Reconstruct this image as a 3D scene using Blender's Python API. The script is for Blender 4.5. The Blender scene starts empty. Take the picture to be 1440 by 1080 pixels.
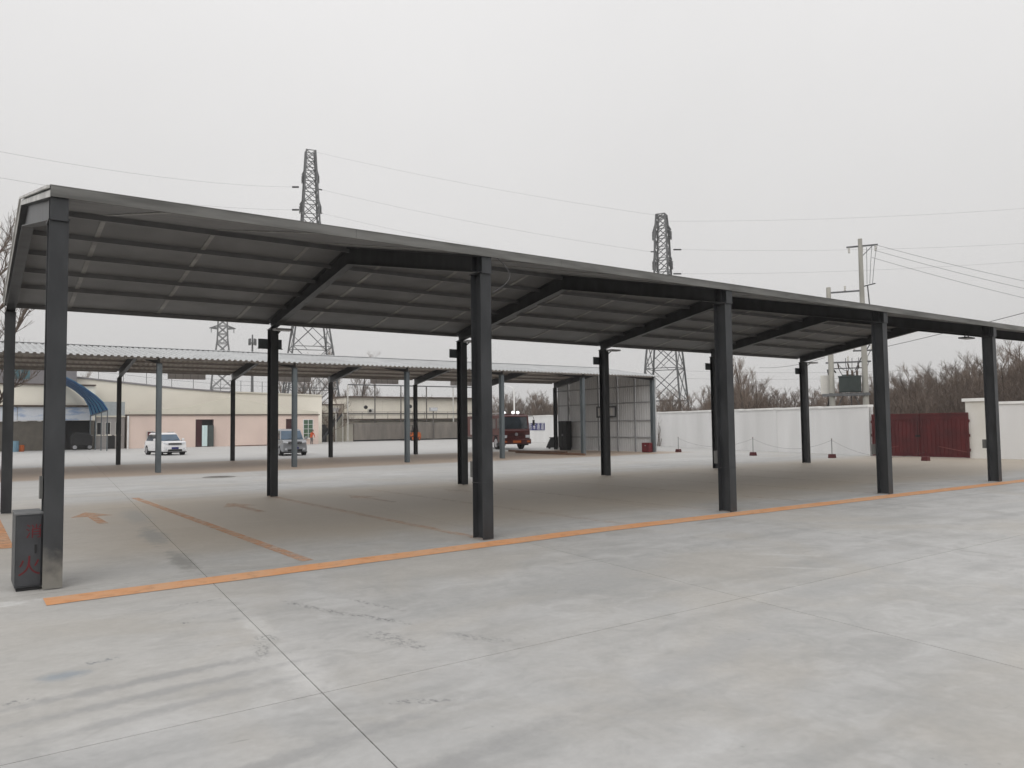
import bpy, bmesh, math, random
from mathutils import Vector, Matrix
R = math.radians
SC = bpy.context.scene
COL = SC.collection

# ------------------------------------------------------------------ camera, sky, sun, exposure
CAM = Vector((-0.926, -10.585, 1.8))
F_ = Vector((0.579, 0.814, 0.0544)).normalized()
R_ = Vector((0.8148, -0.5795, -0.0126)); R_ = (R_ - F_ * R_.dot(F_)).normalized()
U_ = R_.cross(F_).normalized()
FPX = 1096.57                                   # focal length in pixels of a 1440 px wide frame
cd = bpy.data.cameras.new('camera'); cam = bpy.data.objects.new('camera', cd); COL.objects.link(cam)
cam.matrix_world = Matrix(((R_.x, U_.x, -F_.x, CAM.x), (R_.y, U_.y, -F_.y, CAM.y), (R_.z, U_.z, -F_.z, CAM.z), (0, 0, 0, 1)))
cd.sensor_width = 36.0; cd.lens = 36.0 * FPX / 1440.0; cd.clip_start = 0.1; cd.clip_end = 3000
SC.camera = cam

SUN_EL, SUN_AZ = 38.0, 226.0                    # azimuth measured from +Y clockwise
w = bpy.data.worlds.new('World'); SC.world = w; w.use_nodes = True
nt = w.node_tree; nd = nt.nodes; lk = nt.links; nd.clear()
sky = nd.new('ShaderNodeTexSky'); sky.sky_type = 'NISHITA'; sky.sun_disc = False
sky.sun_elevation = R(SUN_EL); sky.sun_rotation = R(SUN_AZ); sky.dust_density = 6; sky.air_density = 1.0
hs = nd.new('ShaderNodeHueSaturation'); hs.inputs['Saturation'].default_value = 0.12
tc = nd.new('ShaderNodeTexCoord'); sx = nd.new('ShaderNodeSeparateXYZ')
mx = nd.new('ShaderNodeMath'); mx.operation = 'MAXIMUM'; mx.inputs[1].default_value = 0.0
rp = nd.new('ShaderNodeValToRGB')               # the cloud layer: a little greyer towards the horizon
e0, e1 = rp.color_ramp.elements
e0.position = 0; e0.color = (0.668, 0.659, 0.652, 1); e1.position = 1; e1.color = (1.075, 1.06, 1.06, 1)
m = rp.color_ramp.elements.new(0.5); m.color = (0.905, 0.895, 0.893, 1)
sc_ = nd.new('ShaderNodeVectorMath'); sc_.operation = 'SCALE'; sc_.inputs['Scale'].default_value = 10.0
mixs = nd.new('ShaderNodeMix'); mixs.data_type = 'RGBA'; mixs.inputs['Factor'].default_value = 0.93
bg = nd.new('ShaderNodeBackground'); bg.inputs['Strength'].default_value = 0.1
wo = nd.new('ShaderNodeOutputWorld')
lk.new(sky.outputs[0], hs.inputs['Color']); lk.new(tc.outputs['Generated'], sx.inputs[0]); lk.new(sx.outputs['Z'], mx.inputs[0])
lk.new(mx.outputs[0], rp.inputs[0]); cn_ = nd.new('ShaderNodeTexNoise'); cn_.inputs['Scale'].default_value = 2.2; cn_.inputs['Detail'].default_value = 4; cm_ = nd.new('ShaderNodeMapRange'); cm_.inputs['From Min'].default_value = .3; cm_.inputs['From Max'].default_value = .7; cm_.inputs['To Min'].default_value = 9.72; cm_.inputs['To Max'].default_value = 10.28
lk.new(tc.outputs['Generated'], cn_.inputs['Vector']); lk.new(cn_.outputs['Fac'], cm_.inputs['Value']); lk.new(cm_.outputs[0], sc_.inputs['Scale']); lk.new(rp.outputs[0], sc_.inputs[0])
lk.new(hs.outputs[0], mixs.inputs['A']); lk.new(sc_.outputs[0], mixs.inputs['B'])
lk.new(mixs.outputs['Result'], bg.inputs['Color']); lk.new(bg.outputs[0], wo.inputs['Surface'])

sd = bpy.data.lights.new('sun', 'SUN'); sun = bpy.data.objects.new('sun', sd); COL.objects.link(sun)
sd.energy = 1.0; sd.angle = R(50); sd.color = (1.0, 0.97, 0.93)
az = R(SUN_AZ); sdir = Vector((math.sin(az) * math.cos(R(SUN_EL)), math.cos(az) * math.cos(R(SUN_EL)), math.sin(R(SUN_EL))))
sun.rotation_euler = sdir.to_track_quat('Z', 'Y').to_euler(); sun.location = (0, -20, 40)
vs = SC.view_settings; vs.view_transform = 'Standard'; vs.look = 'None'; vs.exposure = 0.0; vs.gamma = 1.0
SC.cycles.max_bounces = 6; SC.cycles.diffuse_bounces = 3; SC.cycles.volume_bounces = 0
SC.cycles.use_denoising = True

# ------------------------------------------------------------------ pixel helpers (a pixel of the 1440x1080 photo gives a direction only)
def ray(x, y): return F_ * FPX + R_ * (x - 720) - U_ * (y - 540)
def G(x, y, z=0.0):
    d = ray(x, y); return CAM + d * ((z - CAM.z) / d.z)
def PY(x, y, Y):
    d = ray(x, y); return CAM + d * ((Y - CAM.y) / d.y)
def PX(x, y, X):
    d = ray(x, y); return CAM + d * ((X - CAM.x) / d.x)
def AT(x, y, dist):
    d = ray(x, y); return CAM + d * (dist / math.hypot(d.x, d.y))

# ------------------------------------------------------------------ materials
MATS = {}
def mat(name, c1, c2=None, scale=3.0, rough=0.7, bump=0.0, metal=0.0, stretch=(1, 1, 1), detail=5, spec=0.4, rand=0.0, coord='Object', lo=0.35, hi=0.65):
    if name in MATS: return MATS[name]
    m = bpy.data.materials.new(name); m.use_nodes = True; n = m.node_tree.nodes; l = m.node_tree.links
    b = n['Principled BSDF']; b.inputs['Roughness'].default_value = rough; b.inputs['Metallic'].default_value = metal
    b.inputs['Specular IOR Level'].default_value = spec
    if c2 is None: c2 = tuple(v * 0.82 for v in c1)
    t = n.new('ShaderNodeTexCoord'); mp = n.new('ShaderNodeMapping'); mp.inputs['Scale'].default_value = stretch
    no = n.new('ShaderNodeTexNoise'); no.inputs['Scale'].default_value = scale; no.inputs['Detail'].default_value = detail
    r = n.new('ShaderNodeValToRGB'); r.color_ramp.elements[0].position = lo; r.color_ramp.elements[1].position = hi
    r.color_ramp.elements[0].color = (*c1, 1); r.color_ramp.elements[1].color = (*c2, 1)
    if coord == 'World':
        g = n.new('ShaderNodeNewGeometry'); l.new(g.outputs['Position'], mp.inputs['Vector'])
    else: l.new(t.outputs['Object'], mp.inputs['Vector'])
    l.new(mp.outputs[0], no.inputs['Vector']); l.new(no.outputs['Fac'], r.inputs[0])
    col = r.outputs[0]
    if rand:
        oi = n.new('ShaderNodeObjectInfo'); mr = n.new('ShaderNodeMapRange')
        mr.inputs['To Min'].default_value = 1 - rand; mr.inputs['To Max'].default_value = 1 + rand
        l.new(oi.outputs['Random'], mr.inputs['Value'])
        vm = n.new('ShaderNodeVectorMath'); vm.operation = 'SCALE'; l.new(col, vm.inputs[0]); l.new(mr.outputs[0], vm.inputs['Scale']); col = vm.outputs[0]
    l.new(col, b.inputs['Base Color'])
    if bump:
        bp = n.new('ShaderNodeBump'); bp.inputs['Strength'].default_value = bump; bp.inputs['Distance'].default_value = 0.02
        l.new(no.outputs['Fac'], bp.inputs['Height']); l.new(bp.outputs[0], b.inputs['Normal'])
    MATS[name] = m; return m
def glass(name, c, rough=0.08):
    m = mat(name, c, tuple(v * 0.8 for v in c), 2, rough, spec=0.8); return m

M_STEEL = mat('dark_steel_paint', (0.046, 0.049, 0.053), (0.027, 0.029, 0.032), 4, 0.42, 0.05, stretch=(1, 1, .35), rand=.06, coord='World')
M_STEELF = mat('shed_steel_paint', (0.12, 0.14, 0.15), (0.085, 0.10, 0.11), 4, 0.5, 0.05, stretch=(1, 1, .3), rand=.05, coord='World')
M_UNDER = mat('grey_panel', (0.190, 0.193, 0.198), (0.150, 0.153, 0.158), 1.2, 0.6, stretch=(1, 1, 1), rand=.06, coord='World')
M_STRIP = mat('joint_strip', (0.34, 0.34, 0.335), (0.22, 0.22, 0.215), 3, 0.55, rand=.12, coord='World')
M_PURLIN = mat('purlin_steel', (0.165, 0.168, 0.172), (0.135, 0.138, 0.142), 4, 0.5, coord='World')
M_FASCIA = mat('weathered_fascia', (0.175, 0.175, 0.168), (0.095, 0.095, 0.09), 2.2, 0.6, 0.05, stretch=(.5, 1, 4), coord='World', detail=8)
M_GALV = mat('galvanised_sheet', (0.50, 0.51, 0.515), (0.42, 0.43, 0.435), 1.4, 0.7, 0.0, metal=0.0, coord='World', rand=.05, detail=8)
M_FUNDER = mat('far_sheet_underside', (0.64, 0.60, 0.56), (0.54, 0.51, 0.475), 1.5, 0.6, coord='World', rand=.05)
M_FPURL = mat('far_purlin', (0.13, 0.12, 0.11), (0.1, 0.09, 0.085), 3, 0.6, coord='World')
M_WPANEL = mat('grey_wall_sheet', (0.56, 0.565, 0.57), (0.49, 0.495, 0.50), 1.1, 0.5, 0.0, stretch=(1, 1, .4), coord='World', rand=.06)
M_WHITE = mat('white_render', (0.80, 0.80, 0.80), (0.66, 0.66, 0.655), .6, 0.85, .08, stretch=(1, 1, .22), coord='World', detail=9, lo=.3, hi=.75)
M_COPE = mat('white_coping', (0.86, 0.86, 0.85), (0.72, 0.72, 0.70), 1.2, 0.85, .05, coord='World', detail=8)
M_GATE = mat('maroon_paint', (0.105, 0.016, 0.018), (0.065, 0.012, 0.014), 1.4, 0.5, .03, coord='World', detail=8)
M_CONC = mat('pole_concrete', (0.42, 0.41, 0.37), (0.3, 0.295, 0.27), 2, 0.9, .1, coord='World', stretch=(1, 1, .3))
M_CHARC = mat('charcoal_cabinet', (0.055, 0.058, 0.064), (0.042, 0.044, 0.049), 6, 0.45, .02)
M_RED = mat('red_paint', (0.15, 0.014, 0.020), (0.085, 0.010, 0.014), 9, 0.6)
M_TRED = mat('truck_red', (0.082, 0.010, 0.009), (0.058, 0.008, 0.0075), 2, 0.35, spec=.5)
M_BLACK = mat('black_rubber', (0.015, 0.015, 0.016), (0.024, 0.024, 0.025), 8, 0.75)
M_DARK = mat('black_and_painted_shade', (0.014, 0.014, 0.016), (0.02, 0.02, 0.022), 3, 0.8)  # near-black for dark parts and for shade painted inside openings
M_LATT = mat('lattice_steel', (0.13, 0.135, 0.14), (0.095, 0.1, 0.105), 2, 0.6)
M_WIRE = mat('wire', (0.09, 0.09, 0.095), (0.07, 0.07, 0.075), 2, 0.6)
M_BARK = mat('bark', (0.062, 0.048, 0.038), (0.095, 0.075, 0.06), 5, 0.95, rand=.3)
M_TWIG = mat('twig', (0.20, 0.155, 0.125), (0.14, 0.11, 0.09), .6, 0.95, rand=.3)
M_BRUSH = mat('brush_stems', (0.15, 0.115, 0.094), (0.10, 0.08, 0.068), .25, 0.95, coord='World')
M_PINK = mat('pink_plaster', (0.74, 0.60, 0.53), (0.66, 0.53, 0.47), .35, 0.9, .04, coord='World', detail=9)
M_CREAM = mat('cream_plaster', (0.86, 0.82, 0.72), (0.79, 0.75, 0.655), .35, 0.9, .04, coord='World', detail=9)
M_CREAM2 = mat('grey_cream_plaster', (0.70, 0.665, 0.57), (0.63, 0.60, 0.51), .35, 0.9, .04, coord='World', detail=9)
M_BRWN = mat('brown_trim', (0.11, 0.075, 0.055), (0.075, 0.055, 0.045), 2, 0.7)
M_MAROON = mat('maroon_joinery', (0.055, 0.012, 0.016), (0.04, 0.01, 0.012), 2, 0.5)
M_BLUE = mat('blue_canopy_sheet', (0.012, 0.15, 0.29), (0.009, 0.12, 0.24), 1, 0.5, rand=.08)
M_SIGNBL = mat('blue_sign', (0.018, 0.022, 0.16), (0.013, 0.017, 0.12), 3, 0.45)
M_WPAINT = mat('white_paint', (0.74, 0.74, 0.74), (0.68, 0.68, 0.68), 4, 0.4)
M_CARW = mat('white_car_paint', (0.78, 0.78, 0.79), (0.74, 0.74, 0.75), 2, 0.22, spec=.6)
M_CARS = mat('silver_car_paint', (0.34, 0.35, 0.37), (0.30, 0.31, 0.33), 2, 0.28, metal=.45, spec=.6)
M_GLASS = glass('car_glass', (0.035, 0.045, 0.055))
M_WSHIELD = glass('windscreen_glass', (0.06, 0.11, 0.17))
M_LAMP = mat('lamp_glass', (0.7, 0.72, 0.75), (0.55, 0.57, 0.6), 6, 0.15, spec=.7)
M_CHROME = mat('alloy', (0.5, 0.5, 0.52), (0.42, 0.42, 0.44), 4, 0.3, metal=.8)
M_ORANGE = mat('orange_paint', (0.55, 0.13, 0.025), (0.42, 0.10, 0.022), 3, 0.5)
M_SHUT = mat('brown_shutter', (0.13, 0.115, 0.095), (0.1, 0.09, 0.075), 2, 0.6, coord='World')
M_BAND = mat('pale_sign_band', (0.62, 0.65, 0.70), (0.28, 0.38, 0.56), .9, 0.6, coord='World', stretch=(.6, 1, 1.6), lo=.48, hi=.62)
M_GREYW = mat('grey_upper_wall', (0.27, 0.26, 0.27), (0.22, 0.21, 0.22), .6, 0.8, coord='World')
M_TEAL = glass('teal_window', (0.05, 0.14, 0.17), .2)
M_GREEN = glass('green_window', (0.06, 0.12, 0.07), .2)
M_FENCE = mat('grey_brown_sheet', (0.25, 0.225, 0.2), (0.18, 0.165, 0.15), 1.5, 0.7, coord='World', stretch=(1, 1, .2), rand=.15)
M_BOARD = mat('grey_board', (0.44, 0.44, 0.45), (0.36, 0.36, 0.37), 2, 0.6, rand=.08)
M_TRAFO = mat('green_grey_tank', (0.05, 0.065, 0.062), (0.038, 0.05, 0.048), 3, 0.5)
M_CABW = mat('cabinet_white', (0.62, 0.61, 0.57), (0.54, 0.53, 0.5), 3, 0.6)
M_RUST = mat('rusty_timber', (0.17, 0.095, 0.06), (0.11, 0.065, 0.045), 2, 0.85, .1, coord='World')
M_JACKET = mat('orange_jacket', (0.62, 0.10, 0.03), (0.5, 0.08, 0.025), 8, 0.8)
M_SKIN = mat('skin', (0.42, 0.26, 0.19), (0.38, 0.23, 0.17), 9, 0.6)
M_TROUS = mat('grey_trousers', (0.16, 0.15, 0.15), (0.12, 0.11, 0.11), 8, 0.85)
M_PALE = mat('pale_doorway_panel', (0.66, 0.80, 0.80), (0.55, 0.70, 0.71), 1.5, 0.5, stretch=(4, 4, .3))
M_JBOX = mat('junction_box_plastic', (0.16, 0.16, 0.155), (0.13, 0.13, 0.126), 5, 0.5)
M_IRON = mat('cast_iron', (0.27, 0.26, 0.245), (0.17, 0.165, 0.155), 10, 0.7, .2)

def concrete(name, base_dark=False):
    m = bpy.data.materials.new(name); m.use_nodes = True; n = m.node_tree.nodes; l = m.node_tree.links
    b = n['Principled BSDF']; b.inputs['Roughness'].default_value = 0.6; b.inputs['Specular IOR Level'].default_value = 0.45
    g = n.new('ShaderNodeNewGeometry'); pos = g.outputs['Position']
    def noise(scale, detail=6, st=(1, 1, 1), rot=0, rough=.55, dist=0.0, off=(0, 0, 0)):
        mp = n.new('ShaderNodeMapping'); mp.inputs['Scale'].default_value = st; mp.inputs['Rotation'].default_value = (0, 0, rot); mp.inputs['Location'].default_value = off
        l.new(pos, mp.inputs['Vector']); t = n.new('ShaderNodeTexNoise'); t.inputs['Scale'].default_value = scale
        t.inputs['Detail'].default_value = detail; t.inputs['Roughness'].default_value = rough; t.inputs['Distortion'].default_value = dist
        l.new(mp.outputs[0], t.inputs['Vector']); return t.outputs['Fac']
    def rng(v, a, bb, c=0.0, d=1.0):
        q = n.new('ShaderNodeMapRange'); q.clamp = True; q.interpolation_type = 'SMOOTHSTEP'
        for k, val in zip(('From Min', 'From Max', 'To Min', 'To Max'), (a, bb, c, d)): q.inputs[k].default_value = val
        l.new(v, q.inputs['Value']); return q.outputs[0]
    def mth(op, a, bb):
        q = n.new('ShaderNodeMath'); q.operation = op
        for i, v in enumerate((a, bb)):
            if isinstance(v, (int, float)): q.inputs[i].default_value = v
            else: l.new(v, q.inputs[i])
        return q.outputs[0]
    def mixc(f, a, bb, blend='MIX'):
        q = n.new('ShaderNodeMix'); q.data_type = 'RGBA'; q.blend_type = blend
        if isinstance(f, (int, float)): q.inputs['Factor'].default_value = f
        else: l.new(f, q.inputs['Factor'])
        for nm, v in (('A', a), ('B', bb)):
            if isinstance(v, tuple): q.inputs[nm].default_value = (*v, 1)
            else: l.new(v, q.inputs[nm])
        return q.outputs['Result']
    sp = n.new('ShaderNodeSeparateXYZ'); l.new(pos, sp.inputs[0]); X, Y = sp.outputs['X'], sp.outputs['Y']
    big = noise(.16, 5, dist=.6); mid = noise(.8, 7, dist=.4); fine = noise(14, 8, rough=.7)
    c = mixc(rng(big, .36, .66), (.415, .412, .40), (.47, .468, .462))
    c = mixc(mth('MULTIPLY', rng(mid, .40, .70), .7), c, (.365, .362, .352))
    mot = noise(1.9, 8, (1, 1.15, 1), R(-6), .58, 1.2, (4, 4, 0))
    c = mixc(mth('MULTIPLY', rng(mot, .50, .66), .42), c, (.32, .322, .318))
    c = mixc(mth('MULTIPLY', rng(mot, .50, .34), .4), c, (.53, .53, .525))
    # broad broom and tyre sweeps across the slabs
    sw = noise(1.1, 5, (.10, 1.35, 1), R(-9), .5, .5)
    c = mixc(mth('MULTIPLY', rng(sw, .48, .68), .45), c, (.31, .312, .31))
    sw2 = noise(.9, 4, (.12, 1.5, 1), R(-4), .5, .3, (3, 7, 0))
    c = mixc(mth('MULTIPLY', rng(sw2, .55, .72), .5), c, (.50, .50, .495))
    # warm patches of dust
    wm = noise(.35, 6, (1, 1, 1), 0, .55, .8, (11, 2, 0))
    c = mixc(mth('MULTIPLY', rng(wm, .47, .66), .5), c, (.43, .405, .365))
    c = mixc(mth('MULTIPLY', rng(X, 3.5, -2.5), mth('MULTIPLY', rng(Y, -5.6, -4.6), .45)), c, (.46, .435, .39))
    c = mixc(mth('MULTIPLY', rng(Y, 14, 24), .5), c, (.52, .518, .51))  # concrete gets paler towards the far side of the yard
    # trodden earth that has collected on the floors of the two sheds
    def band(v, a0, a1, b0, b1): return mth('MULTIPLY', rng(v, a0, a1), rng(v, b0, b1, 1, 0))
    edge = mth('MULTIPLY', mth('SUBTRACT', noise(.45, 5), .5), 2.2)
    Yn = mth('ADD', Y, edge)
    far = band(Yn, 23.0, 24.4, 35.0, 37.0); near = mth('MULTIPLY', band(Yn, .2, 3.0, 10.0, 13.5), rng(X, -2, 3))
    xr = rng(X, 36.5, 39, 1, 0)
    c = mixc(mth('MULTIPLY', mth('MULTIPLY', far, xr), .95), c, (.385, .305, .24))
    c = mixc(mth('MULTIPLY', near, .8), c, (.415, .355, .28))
    # mortar-smeared repairs beside the joint and an oil mark
    grit = rng(noise(16, 9, (1.6, .8, 1), R(20), .8), .49, .56); crumb = noise(4.5, 9, rough=.72)
    def blot(cx, cy, rx, ry, rot, colr, amt, nz=3.0):
        nonlocal c
        scuff = max(colr) < .26 and max(rx, ry) < 1.0
        mp = n.new('ShaderNodeMapping'); mp.vector_type = 'TEXTURE'; mp.inputs['Location'].default_value = (cx, cy, 0); mp.inputs['Rotation'].default_value = (0, 0, R(rot)); mp.inputs['Scale'].default_value = (rx, ry, 1)
        l.new(pos, mp.inputs['Vector']); ln = n.new('ShaderNodeVectorMath'); ln.operation = 'LENGTH'; l.new(mp.outputs[0], ln.inputs[0])
        d = mth('ADD', ln.outputs['Value'], mth('MULTIPLY', mth('SUBTRACT', crumb, .5), 2.6))
        f = mth('MULTIPLY', rng(d, .45 if scuff else .25, 1.2, 1, 0), min(1.0, amt * (1.25 if scuff else 1)))
        if scuff: f = mth('MULTIPLY', f, grit)
        c = mixc(f, c, colr)
    for q in ((1.64, 1.0, .16, 1.2, -5, (.24, .235, .22), .85, 5.0), (1.86, 4.0, .24, 1.5, -5, (.27, .262, .245), .85, 4.0), (2.2, 7.6, .32, 1.9, -5, (.32, .31, .29), .7, 3.0),
              (-.24, -3.86, .2, .13, 0, (.28, .31, .34), .9, 11.0), (-.02, -3.62, .10, .05, 0, (.2, .21, .22), .8, 16.0), (.12, -3.6, .06, .04, 0, (.2, .21, .22), .8, 20.0), (-.55, -4.3, .10, .05, 0, (.24, .24, .24), .8, 16.0), (-.75, -3.7, .07, .05, 0, (.24, .24, .24), .7, 18.0),
              (2.05, -2.95, .06, .55, 16, (.2, .2, .2), .9, 17.0), (2.35, -3.7, .06, .5, 20, (.18, .18, .18), .9, 17.0), (2.6, -3.2, .04, .45, 14, (.22, .22, .22), .8, 20.0), (2.15, -4.5, .12, .5, 10, (.25, .25, .25), .8, 13.0), (2.75, -4.9, .1, .4, 25, (.25, .25, .25), .8, 13.0),
              (1.6, -5.95, .3, .05, -30, (.24, .24, .24), .8, 14.0), (1.12, -1.9, .34, .022, 5, (.15, .15, .15), .95, 8.0), (1.3, -2.9, .12, .05, -40, (.3, .3, .295), .8, 14.0), (1.0, -2.6, .05, .03, 0, (.2, .2, .2), .8, 20.0), (.85, -2.75, .04, .04, 0, (.2, .2, .2), .8, 20.0),
              (1.36, -3.3, .14, .8, -6, (.55, .545, .53), .75, 6.0), (1.2, -4.9, .22, .7, -6, (.55, .545, .535), .75, 6.0), (1.15, -4.1, .07, .3, -20, (.25, .25, .245), .85, 12.0), (1.3, -3.75, .08, .2, 20, (.25, .25, .245), .85, 12.0),
              (7.6, -4.6, .5, .07, -50, (.56, .56, .55), .5, 3.0), (8.3, -3.9, .6, .09, -50, (.55, .55, .54), .45, 3.0), (5.4, -3.4, 1.8, .55, 8, (.37, .37, .365), .6, 2.0), (7.0, -5.6, 1.6, .3, 3, (.38, .38, .375), .6, 2.0), (4.0, -6.4, 1.6, .25, 14, (.37, .37, .368), .6, 2.0),
              (.2, -4.35, 1.1, .10, 6, (.30, .30, .30), .75, 3.0), (.25, -4.7, 1.2, .09, 7, (.31, .31, .31), .7, 3.0), (.3, -5.05, 1.1, .09, 8, (.32, .32, .32), .65, 3.0), (.5, -6.3, 1.5, .10, 8, (.31, .31, .31), .65, 3.0), (1.2, -6.9, 1.3, .12, 10, (.31, .31, .31), .6, 3.0),
              (-.9, -.75, .9, .2, 4, (.62, .62, .61), .8, 4.0), (5.9, -2.6, .5, .04, 0, (.3, .3, .295), .6, 8.0), (10.5, -.9, .6, .06, 0, (.32, .31, .30), .6, 5.0), (14.5, -4.6, .5, .06, 0, (.33, .32, .315), .6, 5.0), (7.2, 20.4, 2.0, .5, 0, (.36, .345, .32), .6, 2.0), (12.0, 17.6, 1.6, .3, 0, (.38, .37, .35), .5, 2.0)):
        blot(*q)
    # pits, specks, scuffs
    vo = n.new('ShaderNodeTexVoronoi'); vo.voronoi_dimensions = '2D'; vo.inputs['Scale'].default_value = 1.5; vo.inputs['Randomness'].default_value = 1; l.new(pos, vo.inputs['Vector'])
    spk = mth('MULTIPLY', rng(mth('ADD', vo.outputs['Distance'], mth('MULTIPLY', mth('SUBTRACT', crumb, .5), .22)), -.03, .02, 1, 0), rng(noise(.7, 3, off=(5, 5, 0)), .5, .58))
    c = mixc(mth('MULTIPLY', spk, .85), c, (.13, .13, .13))
    vo2 = n.new('ShaderNodeTexVoronoi'); vo2.voronoi_dimensions = '2D'; vo2.inputs['Scale'].default_value = 4.5; l.new(pos, vo2.inputs['Vector'])
    c = mixc(mth('MULTIPLY', mth('MULTIPLY', rng(mth('ADD', vo2.outputs['Distance'], mth('MULTIPLY', mth('SUBTRACT', crumb, .5), .45)), -.04, .04, 1, 0), rng(noise(1.1, 3, off=(2, 8, 0)), .54, .6)), .6), c, (.2, .2, .195))
    sc1 = noise(7, 6, (.16, 2.2, 1), R(12), .6, .2)
    c = mixc(mth('MULTIPLY', mth('MULTIPLY', rng(sc1, .66, .7), rng(noise(.5, 3, off=(9, 1, 0)), .55, .65)), .55), c, (.2, .2, .195))
    fm = rng(fine, .2, .8, .93, 1.07); vv = n.new('ShaderNodeVectorMath'); vv.operation = 'SCALE'; l.new(c, vv.inputs[0]); l.new(fm, vv.inputs['Scale'])
    oi = n.new('ShaderNodeObjectInfo'); sl = rng(oi.outputs['Random'], 0, 1, .965, 1.035)
    v2 = n.new('ShaderNodeVectorMath'); v2.operation = 'SCALE'; l.new(vv.outputs[0], v2.inputs[0]); l.new(sl, v2.inputs['Scale'])
    l.new(v2.outputs[0], b.inputs['Base Color'])
    bp = n.new('ShaderNodeBump'); bp.inputs['Strength'].default_value = .25; bp.inputs['Distance'].default_value = .01
    l.new(fine, bp.inputs['Height']); l.new(bp.outputs[0], b.inputs['Normal'])
    return m
M_GROUND = concrete('yard_concrete')
M_JOINT = mat('joint_filler', (0.40, 0.39, 0.37), (0.10, 0.097, 0.09), 3, 0.9, coord='World', lo=.4, hi=.56)
M_EARTH = mat('bare_earth', (0.2, 0.165, 0.125), (0.14, 0.115, 0.085), .2, 0.95, coord='World')

def worn_paint():
    m = bpy.data.materials.new('worn_orange_line'); m.use_nodes = True; n = m.node_tree.nodes; l = m.node_tree.links
    b = n['Principled BSDF']; b.inputs['Roughness'].default_value = .8
    g = n.new('ShaderNodeNewGeometry'); t = n.new('ShaderNodeTexNoise'); t.inputs['Scale'].default_value = 1.3; t.inputs['Detail'].default_value = 8; t.inputs['Roughness'].default_value = .65
    r = n.new('ShaderNodeValToRGB'); r.color_ramp.elements[0].position = .38; r.color_ramp.elements[0].color = (.68, .32, .14, 1)
    r.color_ramp.elements[1].position = .68; r.color_ramp.elements[1].color = (.62, .38, .23, 1)
    l.new(g.outputs['Position'], t.inputs['Vector']); l.new(t.outputs['Fac'], r.inputs[0]); l.new(r.outputs[0], b.inputs['Base Color'])
    # rubbed through to the concrete: the object colour's alpha says how worn the line is
    t2 = n.new('ShaderNodeTexNoise'); t2.inputs['Scale'].default_value = 5; t2.inputs['Detail'].default_value = 9; t2.inputs['Roughness'].default_value = .7; l.new(g.outputs['Position'], t2.inputs['Vector'])
    oi = n.new('ShaderNodeObjectInfo'); sb = n.new('ShaderNodeMath'); sb.operation = 'MULTIPLY_ADD'; sb.inputs[1].default_value = 1.5; sb.inputs[2].default_value = -.75; l.new(t2.outputs['Fac'], sb.inputs[0]); ad = n.new('ShaderNodeMath'); ad.operation = 'ADD'; l.new(sb.outputs[0], ad.inputs[0]); l.new(oi.outputs['Alpha'], ad.inputs[1])
    mr = n.new('ShaderNodeMapRange'); mr.inputs['From Min'].default_value = 0; mr.inputs['From Max'].default_value = 1; mr.clamp = True; l.new(ad.outputs[0], mr.inputs['Value'])
    l.new(mr.outputs[0], b.inputs['Alpha']); return m
M_LINE = worn_paint()

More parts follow.
